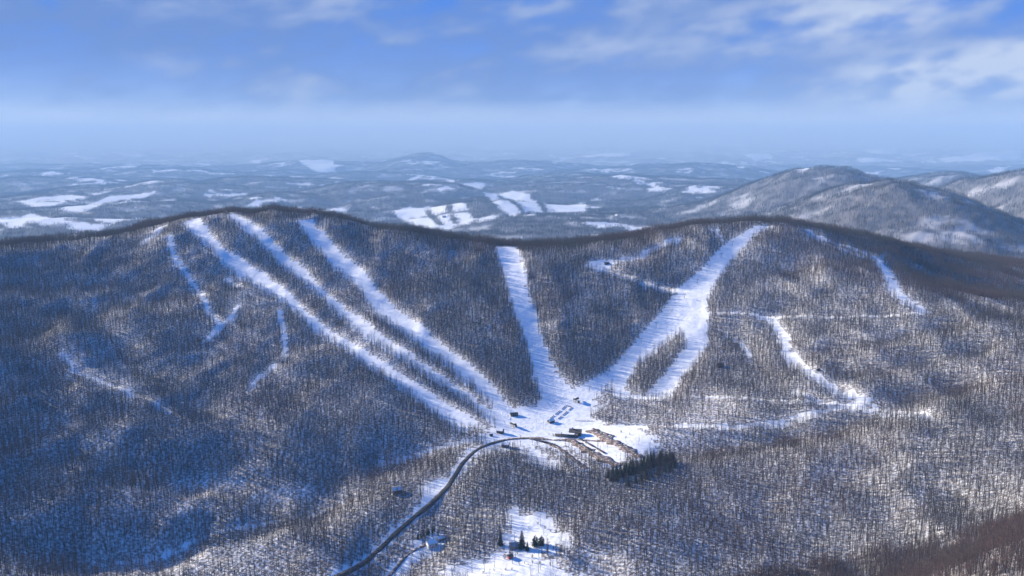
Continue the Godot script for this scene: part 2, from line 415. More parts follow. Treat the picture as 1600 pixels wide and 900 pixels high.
func bumped(m: StandardMaterial3D, t: Texture2D, scale: float) -> StandardMaterial3D:
	m.normal_enabled = true
	m.normal_texture = t
	m.normal_scale = scale
	return m

func materials():
	var snow_grain := grain(0.02, Color(0.74, 0.76, 0.79), Color(0.86, 0.87, 0.88))
	M.snow = bumped(textured(snow_grain, 1.0 / 90.0, 0.6), relief(0.03, 6.0), 0.18)
	M.mogul = bumped(textured(snow_grain, 1.0 / 90.0, 0.6), relief(0.09, 10.0, 8, 2), 0.2)
	M.mogul.uv1_scale = Vector3.ONE / 110.0
	# snow on the floor of the woods, with fallen leaves, brush and dead wood showing through in specks
	M.floor = bumped(textured(grain(0.045, Color(0.19, 0.165, 0.15), Color(0.8, 0.81, 0.83), 0.5, 5), 1.0 / 70.0, 0.75), relief(0.05, 8.0), 0.4)
	M.bark = paint(Color(1, 1, 1), 0.9)
	M.bark.vertex_color_use_as_albedo = true
	M.needles = paint(Color(0.028, 0.04, 0.022), 0.8)
	M.trunk = paint(Color(0.09, 0.07, 0.055), 0.9)
	M.asphalt = textured(grain(0.06, Color(0.03, 0.03, 0.032), Color(0.06, 0.058, 0.058)), 1.0 / 30.0, 0.9)
	var mud := grain(0.03, Color(0.11, 0.075, 0.06), Color(0.75, 0.75, 0.76), 0.64, 5)  # thawed gravel with packed snow left on it
	mud.color_ramp.add_point(0.5, Color(0.2, 0.14, 0.115).linear_to_srgb())
	mud.color_ramp.add_point(0.66, Color(0.26, 0.2, 0.175).linear_to_srgb())
	M.dirt = textured(mud, 1.0 / 50.0, 0.95)
	M.brown_wall = textured(grain(0.05, Color(0.045, 0.03, 0.022), Color(0.075, 0.05, 0.038)), 1.0 / 6.0)
	M.grey_wall = textured(grain(0.05, Color(0.16, 0.16, 0.17), Color(0.26, 0.26, 0.27)), 1.0 / 6.0)
	M.white_wall = textured(grain(0.05, Color(0.6, 0.6, 0.6), Color(0.75, 0.75, 0.73)), 1.0 / 6.0)
	M.red_wall = textured(grain(0.05, Color(0.3, 0.035, 0.025), Color(0.42, 0.06, 0.04)), 1.0 / 6.0)
	M.dark_wall = textured(grain(0.05, Color(0.025, 0.027, 0.035), Color(0.05, 0.052, 0.06)), 1.0 / 6.0)
	M.shingle = textured(grain(0.07, Color(0.07, 0.055, 0.045), Color(0.15, 0.12, 0.1)), 1.0 / 8.0)
	M.tin = textured(grain(0.05, Color(0.28, 0.3, 0.33), Color(0.42, 0.44, 0.47)), 1.0 / 8.0, 0.5)
	M.steel = paint(Color(0.16, 0.17, 0.18), 0.5, 0.4)
	M.glass = paint(Color(0.02, 0.025, 0.03), 0.1)
	M.rubber = paint(Color(0.02, 0.02, 0.02), 0.9)
	M.chrome = paint(Color(0.45, 0.45, 0.46), 0.3, 0.8)
	M.lamp = paint(Color(0.6, 0.6, 0.55), 0.2)
	M.black = paint(Color(0.018, 0.018, 0.02), 0.35)
	M.silver = paint(Color(0.34, 0.35, 0.36), 0.3, 0.3)
	M.blue = paint(Color(0.03, 0.06, 0.17), 0.3)
	M.red = paint(Color(0.32, 0.02, 0.02), 0.3)
	M.white = paint(Color(0.72, 0.72, 0.72), 0.35)
	M.green = paint(Color(0.03, 0.06, 0.04), 0.35)
	M.wood = paint(Color(0.1, 0.075, 0.055), 0.9)
	for k in ["red_wall", "grey_wall", "white_wall", "brown_wall", "dark_wall", "shingle", "tin", "snow", "mogul"]:
		M[k].cull_mode = BaseMaterial3D.CULL_DISABLED


# ---- sky: haze on the horizon, deepening blue above, veils of cirrus drawn out by the wind

func sky_at(d: Vector3, veil: FastNoiseLite, strand: FastNoiseLite) -> Color:
	var up := maxf(d.y, 0.0)
	var haze := exp(-up / 0.044)
	var blue := Color(0.02, 0.098, 0.36).lerp(Color(0.007, 0.078, 0.315), smoothstep(0.1, 0.7, up))
	var c := blue.lerp(Color(0.37, 0.425, 0.44), haze)
	var p := Vector3(d.x * 4.2, d.y * 7.5, d.z * 4.2)
	var broad := veil.get_noise_3d(p.x, p.y, p.z) * 0.5 + 0.5
	var thread := strand.get_noise_3d(p.x * 1.5, p.y * 2.2 - p.x * 0.45, p.z * 1.5) * 0.5 + 0.5
	var fibre := strand.get_noise_3d(p.x * 4.0, p.y * 6.5 - p.x * 1.6, p.z * 4.0) * 0.5 + 0.5
	var t := smoothstep(0.34, 0.62, broad * 0.45 + thread * 0.3 + fibre * 0.25)
	var bright := smoothstep(0.5, 0.85, thread * 0.6 + broad * 0.25 + fibre * 0.15) * 0.7
	# a brighter bank of cirrus stands low to the right, a thinner one above it
	var az := atan2(d.x, -d.z)
	for bank in [[0.46, 0.058, 0.14, 0.03, 2.0], [0.33, 0.115, 0.16, 0.035, 1.0]]:
		var w := exp(-pow((az - bank[0]) / bank[2], 2.0) - pow((up - bank[1] - (az - bank[0]) * 0.08) / bank[3], 2.0))
		var body: float = w * bank[4] * smoothstep(0.3, 0.72, thread * 0.4 + fibre * 0.42 + broad * 0.18)
		bright = maxf(bright, body)
		t = maxf(t, minf(body * 1.3, 1.0))
	# a dull veil over the left half and another right of the middle
	for bank in [[-0.42, 0.12, 0.26, 0.055, 1.7], [0.1, 0.1, 0.12, 0.05, 1.0], [-0.15, 0.07, 0.25, 0.025, 0.9]]:
		var w := exp(-pow((az - bank[0]) / bank[2], 4.0) - pow((up - bank[1] - (az - bank[0]) * 0.05) / bank[3], 2.0))
		t = maxf(t, w * bank[4] * smoothstep(0.2, 0.6, thread * 0.4 + broad * 0.3 + fibre * 0.3))
	var cloud := Color(0.075, 0.127, 0.275).lerp(Color(0.31, 0.34, 0.39), clampf(bright, 0.0, 1.0))
	# looking up through a thin veil one sees less of it than along it
	return c.lerp(cloud, clampf(t, 0.0, 1.0) * 0.88 * (1.0 - haze * 0.5) * lerpf(1.0, 0.18, smoothstep(0.15, 0.6, up)))

func winter_sky() -> ImageTexture:
	var veil := FastNoiseLite.new()
	veil.noise_type = FastNoiseLite.TYPE_SIMPLEX
	veil.frequency = 0.55
	veil.fractal_octaves = 4
	veil.seed = 12
	var strand := FastNoiseLite.new()
	strand.noise_type = FastNoiseLite.TYPE_SIMPLEX
	strand.frequency = 0.8
	strand.fractal_octaves = 5
	strand.seed = 31
	var w := 3072
	var h := 1536
	var small := Image.create_empty(384, 192, false, Image.FORMAT_RGBF)
	for y in 192:
		var e := PI * (0.5 - (y + 0.5) / 192.0)
		for x in 384:
			var a := TAU * (x + 0.5) / 384.0
			small.set_pixel(x, y, sky_at(Vector3(sin(a) * cos(e), sin(e), -cos(a) * cos(e)), veil, strand))
	small.resize(w, h, Image.INTERPOLATE_BILINEAR)
	for y in range(640, 775):
		var e := PI * (0.5 - (y + 0.5) / h)
		for x in w:
			var a := TAU * (x + 0.5) / w
			small.set_pixel(x, y, sky_at(Vector3(sin(a) * cos(e), sin(e), -cos(a) * cos(e)), veil, strand))
	return ImageTexture.create_from_image(small)


# ---- the ground

func far_floor(d: float) -> float:
	return -85.0 + 70.0 * smoothstep(9000.0, 30000.0, d) + 60.0 * smoothstep(30000.0, 60000.0, d)

func hill(x: float, z: float) -> float:
	var m := 0.0
	for f in HILLS:
		var dx: float = (x - f[0]) / f[3]
		var dz: float = (z - f[1]) / f[4]
		var r := dx * dx + dz * dz
		if r < 9.0:
			m = maxf(m, f[2] * exp(-0.69 * pow(r, 0.5 * f[5])))
	return m

func far_height(x: float, z: float) -> float:
	var m := hill(x, z)
	var roll := country.get_noise_2d(x, z)
	return far_floor(-z) + m + roll * 55.0 * smoothstep(2700.0, 5000.0, -z) * (1.0 + smoothstep(9000.0, 25000.0, -z) * 1.5) + rough.get_noise_2d(x, z) * (6.0 + m * 0.04)

func noises():
	rough.noise_type = FastNoiseLite.TYPE_SIMPLEX
	rough.frequency = 1.0 / 300.0
	rough.fractal_octaves = 4
	rough.seed = 5
	fine.noise_type = FastNoiseLite.TYPE_SIMPLEX
	fine.frequency = 1.0 / 45.0
	fine.fractal_octaves = 3
	fine.seed = 9
	patchy.noise_type = FastNoiseLite.TYPE_SIMPLEX
	patchy.frequency = 1.0 / 170.0
	patchy.fractal_octaves = 4
	patchy.seed = 23
	country.noise_type = FastNoiseLite.TYPE_SIMPLEX
	country.frequency = 1.0 / 2600.0
	country.fractal_octaves = 4
	country.seed = 77

func survey_ground():
	# surveyed heights, joined by a thin plate
	var pts: Array[Vector3] = []
	for line in SURVEY.values():
		for p in line:
			pts.append(p)
		var last: Vector3 = line[-1]
		for s in [[180.0, 22.0], [500.0, 105.0], [900.0, 190.0]]:  # behind the crest the mountain falls away
			var k: float = (last.z - s[0]) / last.z
			pts.append(Vector3(last.x * k, last.y - s[1], last.z - s[0]))
		var first: Vector3 = line[0]
		pts.append(Vector3(first.x * (first.z + 120.0) / first.z, first.y + (5.0 if first.x > 360.0 else -3.0), first.z + 120.0))
	for p in SPUR:
		pts.append(p)
	var n := pts.size()
	var rows: Array[PackedFloat64Array] = []
	for i in n + 3:
		var row := PackedFloat64Array()
		row.resize(n + 4)
		rows.append(row)
	for i in n:
		var a := pts[i]
		var row := rows[i]
		for j in n:
			var b := pts[j]
			var r := ((a.x - b.x) * (a.x - b.x) + (a.z - b.z) * (a.z - b.z)) * 1e-6
			row[j] = r * log(r) if r > 0.0 else 0.001
		row[n] = 1.0; row[n + 1] = a.x / 1000.0; row[n + 2] = a.z / 1000.0; row[n + 3] = a.y
		rows[n][i] = 1.0; rows[n + 1][i] = a.x / 1000.0; rows[n + 2][i] = a.z / 1000.0
	var w := solve(rows)
	var cx := 143
	var cz := 71
	var coarse := PackedFloat64Array()
	coarse.resize(cx * cz)
	for j in cz:
		for i in cx:
			var x := X0 + (i - 1) * 32.0
			var z := Z0 - (j - 1) * 32.0
			var s := w[n] + w[n + 1] * x / 1000.0 + w[n + 2] * z / 1000.0
			for q in n:
				var b := pts[q]
				var r := ((x - b.x) * (x - b.x) + (z - b.z) * (z - b.z)) * 1e-6
				s += w[q] * r * log(r + 1e-12)
			coarse[j * cx + i] = s
	heights.resize(NX * NZ)
	for j in NZ:
		var v := j / 4.0
		var j0 := int(v)
		var z := Z0 - j * STEP
		for i in NX:
			var u := i / 4.0
			var i0 := int(u)
			var col := [0.0, 0.0, 0.0, 0.0]
			for r in 4:
				var at := mini(j0 + r, cz - 1) * cx + i0
				col[r] = cubic_interpolate(coarse[at + 1], coarse[mini(at + 2, coarse.size() - 1)], coarse[at], coarse[mini(at + 3, coarse.size() - 1)], u - i0)
			var h: float = cubic_interpolate(col[1], col[2], col[0], col[3], v - j0)
			var x := X0 + i * STEP
			# gullies, benches and hummocks, calmer round the lodge
			var calm := smoothstep(110.0, 420.0, Vector2(x - 90.0, z + 1290.0).length())
			var cut := 0
			for o in [Vector2(0, 0), Vector2(22, 0), Vector2(-22, 0), Vector2(0, 22), Vector2(0, -22)]:
				var c := cover_at(x + o.x, z + o.y)
				cut += int(c > 0 and c < 6)
			calm *= 1.0 - 0.15 * cut  # the runs are graded
			h += calm * (rough.get_noise_2d(x, z) * 6.0 - absf(rough.get_noise_2d(x * 1.4 + 900.0, z * 0.5)) * 10.0 + 3.0) + fine.get_noise_2d(x, z) * (0.4 + 0.9 * calm)
			for g in RAVINES:
				var way: Array = g[2]
				if x < way[0].x - 300.0 and x < way[-1].x - 300.0 or x > way[0].x + 300.0 and x > way[-1].x + 300.0:
					continue
				var best := 1e9
				for k in way.size() - 1:
					var c := Geometry2D.get_closest_point_to_segment(Vector2(x, z), way[k], way[k + 1])
					best = minf(best, c.distance_squared_to(Vector2(x, z)))
				h -= g[0] * exp(-best / (g[1] * g[1]))
			if z < -2400.0:
				h = lerpf(h, far_height(x, z), smoothstep(2550.0, 3150.0, -z))
			heights[j * NX + i] = h

func solve(rows: Array[PackedFloat64Array]) -> PackedFloat64Array:
	var n := rows.size()
	for k in n:
		var best := k
		for i in range(k + 1, n):
			if absf(rows[i][k]) > absf(rows[best][k]):
				best = i
		var t := rows[k]; rows[k] = rows[best]; rows[best] = t
		var top := rows[k]
		for i in range(k + 1, n):
			var row := rows[i]
			var f := row[k] / top[k]
			if f != 0.0:
				for j in range(k, n + 1):
					row[j] -= f * top[j]
				rows[i] = row
	var x := PackedFloat64Array()
	x.resize(n)
	for k in range(n - 1, -1, -1):
		var s := rows[k][n]
		for j in range(k + 1, n):
			s -= rows[k][j] * x[j]
		x[k] = s / rows[k][k]
	return x

func ground(x: float, z: float) -> float:
	var u := (x - X0) / STEP
	var v := (Z0 - z) / STEP
	if u < 0.0 or u >= NX - 1.001 or v >= NZ - 1.001:
		return far_height(x, z) if v >= NZ - 1.001 else heights[clampi(int(v), 0, NZ - 1) * NX + clampi(int(u), 0, NX - 1)]
	v = maxf(v, 0.0)
	var i := int(u)
	var j := int(v)
	var a := j * NX + i
	return lerpf(lerpf(heights[a], heights[a + 1], u - i), lerpf(heights[a + NX], heights[a + NX + 1], u - i), v - j)

func on(x: float, z: float, lift := 0.0) -> Vector3:
	return Vector3(x, ground(x, z) + lift, z)

func cover_at(x: float, z: float) -> int:
	var i := int((x - X0) / 4.0)
	var j := int((Z0 - z) / 4.0)
	return cover[j * MX + i] if i >= 0 and j >= 0 and i < MX and j < MZ else 0

func fill(layer: PackedByteArray, outline: Array, value: int):
	var z_lo := 1e9; var z_hi := -1e9
	for p in outline:
		z_lo = minf(z_lo, p.y); z_hi = maxf(z_hi, p.y)
	for j in range(maxi(int((Z0 - z_hi) / 4.0), 0), mini(int((Z0 - z_lo) / 4.0) + 2, MZ)):
		var z := Z0 - (j + 0.5) * 4.0
		var hits := []
		for k in outline.size():
			var a: Vector2 = outline[k]
			var b: Vector2 = outline[(k + 1) % outline.size()]
			if (a.y > z) != (b.y > z):
				hits.append(a.x + (b.x - a.x) * (z - a.y) / (b.y - a.y))
		hits.sort()
		for k in range(0, hits.size() - 1, 2):
			for i in range(maxi(int((hits[k] - X0) / 4.0 + 0.5), 0), mini(int((hits[k + 1] - X0) / 4.0 + 0.5), MX)):
				layer[j * MX + i] = value

func stroke(layer: PackedByteArray, way: Array, half: float, value: int, over := 255):
	for k in way.size() - 1:
		var a: Vector2 = way[k]
		var b: Vector2 = way[k + 1]
		for j in range(maxi(int((Z0 - maxf(a.y, b.y) - half) / 4.0) - 1, 0), mini(int((Z0 - minf(a.y, b.y) + half) / 4.0) + 2, MZ)):
			for i in range(maxi(int((minf(a.x, b.x) - half - X0) / 4.0) - 1, 0), mini(int((maxf(a.x, b.x) + half - X0) / 4.0) + 2, MX)):
				var p := Vector2(X0 + (i + 0.5) * 4.0, Z0 - (j + 0.5) * 4.0)
				var wide := half * (0.8 + 0.5 * fine.get_noise_2d(p.x * 1.5, p.y * 1.5)) if value == 7 else half
				if Geometry2D.get_closest_point_to_segment(p, a, b).distance_to(p) < wide:
					layer[j * MX + i] = value

func map_cover():
	cover.resize(MX * MZ)
	thin.resize(MX * MZ)
	thin.fill(255)
	for w in LANES:
		stroke(cover, w[1], w[0], 7)
	for o in OPENINGS:
		fill(cover, o, 6)
	fill(cover, RUN_OUTER, 1)
	fill(cover, RUN_SECOND, 2)
	fill(cover, RUN_MOGUL, 3)
	fill(cover, RUN_CENTRE, 4)
	fill(cover, RUN_RIGHT, 5)
	for o in ISLANDS:
		fill(cover, o, 0)
	stroke(cover, ROAD, 6.8, 8)
	for l in LOTS:
		stroke(cover, l[1], l[0] + 2.0, 8)
	# the edges of the cuttings and clearings are uneven
	var even := cover.duplicate()
	for j in MZ:
		for i in MX:
			var x := X0 + i * 4.0
			var z := Z0 - j * 4.0
			var amount := 3.4 if even[j * MX + i] in [0, 6] else 1.2
			var u := i + int(round(fine.get_noise_2d(x * 1.2, z * 1.2) * amount))
			var v := j + int(round(fine.get_noise_2d(x * 1.2 + 500.0, z * 1.2) * amount))
			if u >= 0 and v >= 0 and u < MX and v < MZ:
				var c := even[v * MX + u]
				if c < 7 and (c == 0 or c == 6 or amount < 3.0) and even[j * MX + i] < 7:
					cover[j * MX + i] = c
	# strips between the runs where the trees stand loosely
	stroke(thin, [Vector2(-60, -1310), Vector2(-150, -1420), Vector2(-300, -1640)], 22.0, 120)
	stroke(thin, [Vector2(160, -1400), Vector2(230, -1300), Vector2(290, -1330)], 45.0, 110)
	stroke(thin, [Vector2(170, -1260), Vector2(230, -1240)], 30.0, 90)
	stroke(thin, [Vector2(30, -1230), Vector2(120, -1200)], 26.0, 90)
	stroke(thin, [Vector2(-60, -910), Vector2(90, -905)], 40.0, 110)
	stroke(thin, [Vector2(-420, -930), Vector2(-280, -930)], 45.0, 120)
	stroke(thin, [Vector2(-420, -1110), Vector2(-360, -1120)], 20.0, 60)
	stroke(thin, [Vector2(-310, -1090), Vector2(-270, -1110)], 18.0, 60)
	stroke(thin, [Vector2(-720, -1500), Vector2(-600, -1350)], 40.0, 130)


func near_ground():
	var normal := PackedVector3Array()
	normal.resize(NX * NZ)
	for j in NZ:
		for i in NX:
			var a := j * NX + i
			var hx := heights[j * NX + mini(i + 1, NX - 1)] - heights[j * NX + maxi(i - 1, 0)]
			var hz := heights[maxi(j - 1, 0) * NX + i] - heights[mini(j + 1, NZ - 1) * NX + i]
			normal[a] = Vector3(-hx, 2.0 * STEP, -hz).normalized()
	var kinds := [
		["mountain_ground", "snow and leaf litter on the floor of the leafless woods", "floor"],
		["ski_slope", "wide snowy ski run down the left side of the mountain", "snow"],
		["ski_slope", "second ski run from the left, with rough snow and scattered trees", "mogul"],
		["ski_slope", "bumpy ski run, third from the left", "mogul"],
		["ski_slope", "straight ski run in blue shade under the saddle of the ridge", "snow"],
		["ski_slope", "broad sunlit ski run from the right summit to the lodge", "snow"],
		["snow_field", "open snow of the base area and the clearings", "snow"],
		["ski_trail", "narrow snowy trails and lanes winding through the woods", "snow"],
	]
	var verts: Array[PackedVector3Array] = []
	var norms: Array[PackedVector3Array] = []
	var ids: Array[PackedInt32Array] = []
	var at: Array[PackedInt32Array] = []
	for k in kinds.size():
		verts.append(PackedVector3Array()); norms.append(PackedVector3Array()); ids.append(PackedInt32Array())
		var seen := PackedInt32Array()
		seen.resize(NX * NZ)
		seen.fill(-1)
		at.append(seen)
	for j in NZ - 1:
		var z := Z0 - j * STEP
		for i in NX - 1:
			var x := X0 + i * STEP
			if absf(x) > -z * 0.72 + 160.0:
				continue
			var k := cover_at(x + 4.2, z - 4.2)
			if k == 8: k = 6
			var c := [j * NX + i, j * NX + i + 1, (j + 1) * NX + i + 1, (j + 1) * NX + i]
			var m := []
			for p in c:
				if at[k][p] < 0:
					at[k][p] = verts[k].size()
					verts[k].append(Vector3(X0 + (p % NX) * STEP, heights[p], Z0 - (p / NX) * STEP))
					norms[k].append(normal[p])
				m.append(at[k][p])
			ids[k].append_array(PackedInt32Array([m[0], m[2], m[1], m[0], m[3], m[2]]))
	for k in kinds.size():
		var a := []
		a.resize(Mesh.ARRAY_MAX)
		a[Mesh.ARRAY_VERTEX] = verts[k]
		a[Mesh.ARRAY_NORMAL] = norms[k]
		a[Mesh.ARRAY_INDEX] = ids[k]
		var me := ArrayMesh.new()
		me.add_surface_from_arrays(Mesh.PRIMITIVE_TRIANGLES, a)
		tag(part(kinds[k][0], me, M[kinds[k][2]], self), kinds[k][1], "", "", "structure")


# the land behind the ridge, out to the horizon: what grows on it is kept in the colour of its points
var field_boxes := []

func is_field(x: float, z: float) -> bool:
	var p := Vector2(x, z)
	for h in HEDGES:
		if Geometry2D.get_closest_point_to_segment(p, h[0], h[1]).distance_to(p) < 17.0:
			return false
	for i in FIELDS.size():
		if field_boxes[i].has_point(p) and Geometry2D.is_point_in_polygon(p, PackedVector2Array(FIELDS[i])):
			return true
	var d := -z
	var n := patchy.get_noise_2d(x * 0.16 + 4000.0, z * 0.11)
	var m := country.get_noise_2d(x * 1.3 - 9000.0, z * 1.3)
	return n > 0.34 - 0.14 * smoothstep(6000.0, 20000.0, d) and m > -0.15 and slope_at(x, z) < 0.12

func slope_at(x: float, z: float) -> float:
	return maxf(absf(far_height(x + 60.0, z) - far_height(x - 60.0, z)), absf(far_height(x, z + 60.0) - far_height(x, z - 60.0))) / 120.0

func far_country():
	for f in FIELDS:
		var r := Rect2(f[0], Vector2.ZERO)
		for p in f:
			r = r.expand(p)
		field_boxes.append(r)
	var cols := 640
	var d := 2560.0
	var v := PackedVector3Array()
	var c := PackedColorArray()
	var ids := PackedInt32Array()
	var row := 0
	while d < 72000.0:
		for i in cols:
			var x := d * lerpf(-0.72, 0.72, i / (cols - 1.0))
			var h := far_height(x, -d)
			if d < 2690.0:
				h = minf(h, ground(x, -d)) - 6.0
			elif d < 3300.0:
				h = lerpf(ground(x, maxf(-d, -2690.0)), h, smoothstep(2690.0, 3300.0, d)) if absf(x) < 2300.0 else h
			v.append(Vector3(x, h, -d))
			var open := is_field(x, -d)
			var g := patchy.get_noise_2d(x * 0.4, d * 0.4) * 0.5 + 0.5
			# bare woods, with patches of snowy brush and pasture among them
			var wood := Color(0.15, 0.147, 0.155).lerp(Color(0.4, 0.4, 0.42), smoothstep(0.58, 0.78, g))
			c.append(Color(0.8, 0.81, 0.83) if open else wood)
		if row > 0:
			for i in cols - 1:
				var a := (row - 1) * cols + i
				ids.append_array(PackedInt32Array([a, a + cols + 1, a + 1, a, a + cols, a + cols + 1]))
		d *= 1.0075
		row += 1
	var a := []
	a.resize(Mesh.ARRAY_MAX)
	a[Mesh.ARRAY_VERTEX] = v
	a[Mesh.ARRAY_COLOR] = c
	a[Mesh.ARRAY_INDEX] = ids
	var me := ArrayMesh.new()
	me.add_surface_from_arrays(Mesh.PRIMITIVE_TRIANGLES, a)
	var st := SurfaceTool.new()
	st.create_from(me, 0)
	st.generate_normals()
	var m := paint(Color(1, 1, 1), 0.85)
	m.vertex_color_use_as_albedo = true
	tag(part("hills", st.commit(), m, self), "hazy wooded hills and snowy farm fields reaching to the horizon", "", "", "structure")


# ---- roads and parking

func smooth_way(way: Array, step: float) -> Array:
	var curve := Curve2D.new()
	for k in way.size():
		var t: Vector2 = (way[mini(k + 1, way.size() - 1)] - way[maxi(k - 1, 0)]) / 6.0
		curve.add_point(way[k], -t, t)
	var out := []
	var length := curve.get_baked_length()
	var n := int(length / step)
	for i in n + 1:
		out.append(curve.sample_baked(length * i / n, true))
	return out

func ribbon(way: Array, half: float, lift: float, ragged := 0.0) -> ArrayMesh:
	var line := smooth_way(way, 5.0)
	var st := SurfaceTool.new()
	st.begin(Mesh.PRIMITIVE_TRIANGLES)
	var before := []
	for k in line.size():
		var t: Vector2 = (line[mini(k + 1, line.size() - 1)] - line[maxi(k - 1, 0)]).normalized()
		var s := Vector2(-t.y, t.x)
		var top := -1e9
		for e in [-1.4, -0.7, 0.0, 0.7, 1.4]:
			var q: Vector2 = line[k] + s * half * e
			top = maxf(top, ground(q.x, q.y))
		var now := []
		var wide := half * (1.0 + ragged * fine.get_noise_2d(line[k].x * 2.5, line[k].y * 2.5))
		for e in [[-wide - 0.8, -2.2], [-wide, 0.0], [0.0, 0.08], [wide, 0.0], [wide + 0.8, -2.2]]:
			var q: Vector2 = line[k] + s * e[0]
			now.append(Vector3(q.x, top + lift + e[1], q.y))
		if before:
			for i in 4:
				quad(st, before[i], before[i + 1], now[i + 1], now[i])
		before = now
	st.generate_normals()
	return st.commit()

func roads():
	tag(part("road", ribbon(ROAD, 3.3, 0.12, 0.15), M.asphalt, self), "dark asphalt road winding up the valley to the lodge", "", "", "structure")
	tag(part("farm_lane", ribbon(DRIVE, 2.0, 0.1), M.dirt, self), "narrow lane beside the farmhouse field", "", "", "structure")
	var names := ["brown gravel parking strip nearest the valley road", "brown gravel parking strip in front of the lodge", "brown gravel parking strip right of the lodge", "gravel drive that joins the parking strips"]
	for i in LOTS.size():
		tag(part("parking_lot", ribbon(LOTS[i][1], LOTS[i][0], 0.1 + 0.05 * i, 0.7), M.dirt, self), names[i], "", "", "structure")


# ---- leafless trees

# [trunk, crown] as two shapes: a tapered trunk, rising limbs and the sprays of twigs on them
func bare_tree_shapes(seed_: int, height: float, spread: float, limbs: int, twigs: int) -> Array:
	var r := RandomNumberGenerator.new()
	r.seed = seed_
	var trunk := SurfaceTool.new()
	trunk.begin(Mesh.PRIMITIVE_TRIANGLES)
	var crown := SurfaceTool.new()
	crown.begin(Mesh.PRIMITIVE_TRIANGLES)
	var spine := [Vector3(0, -1.0, 0)]
	var lean := Vector3(r.randf_range(-0.6, 0.6), 0, r.randf_range(-0.6, 0.6))
	for i in range(1, 6):
		var t := i / 5.0
		spine.append(Vector3(lean.x * t + r.randf_range(-0.25, 0.25), height * t, lean.z * t + r.randf_range(-0.25, 0.25)))
	var rad := [0.32, 0.27, 0.22, 0.16, 0.1, 0.03]
	trunk.set_color(Color(0.038, 0.035, 0.036))
	for i in 5:
		rod(trunk, spine[i], spine[i + 1], rad[i], rad[i + 1], 5)
	for k in limbs:
		var t := lerpf(0.34, 0.97, (k + r.randf()) / limbs)
		var s := t * 5.0
		var i := mini(int(s), 4)
		var a: Vector3 = spine[i].lerp(spine[i + 1], s - i)
		var az := k * 2.4 + r.randf_range(-0.5, 0.5)
		var out := spread * (1.15 - 0.75 * t) * r.randf_range(0.7, 1.15)
		var rise := out * r.randf_range(0.7, 1.3)
		var b := a + Vector3(cos(az) * out, rise, sin(az) * out)
		crown.set_color(Color(0.052, 0.048, 0.05))
		rod(crown, a, b, 0.085 * (1.25 - t), 0.025, 3)
		for q in twigs:
			var c := a.lerp(b, r.randf_range(0.3, 1.0))
			var dir := Vector3(cos(az) + r.randf_range(-1.1, 1.1), r.randf_range(0.1, 1.5), sin(az) + r.randf_range(-1.1, 1.1)).normalized()
			var side := dir.cross(Vector3(r.randf_range(-1, 1), r.randf_range(-1, 1), r.randf_range(-1, 1))).normalized() * 0.05
			var len := r.randf_range(0.9, 2.1)
			crown.set_color(Color(0.084, 0.068, 0.063) * r.randf_range(0.75, 1.25))
			tri(crown, c - side, c + dir * len, c + side)
	trunk.generate_normals()
	crown.generate_normals()
	return [trunk.commit(), crown.commit()]

func joined(shapes: Array) -> ArrayMesh:
	var st := SurfaceTool.new()
	st.begin(Mesh.PRIMITIVE_TRIANGLES)
	for s in shapes:
		st.append_from(s, 0, Transform3D())
	return st.commit()

func scatter(called: String, mesh: Mesh, spots: Array, tints: PackedColorArray, parent: Node):
	var mm := MultiMesh.new()
	mm.transform_format = MultiMesh.TRANSFORM_3D
	mm.use_colors = true
	mm.mesh = mesh
	mm.instance_count = spots.size()
	for i in spots.size():
		mm.set_instance_transform(i, spots[i])
		mm.set_instance_color(i, tints[i])
	var o := MultiMeshInstance3D.new()
	o.name = called
	o.multimesh = mm
	o.material_override = M.bark
	o.set_meta("kind", "stuff")
	parent.add_child(o, true)

var tree_kinds := []

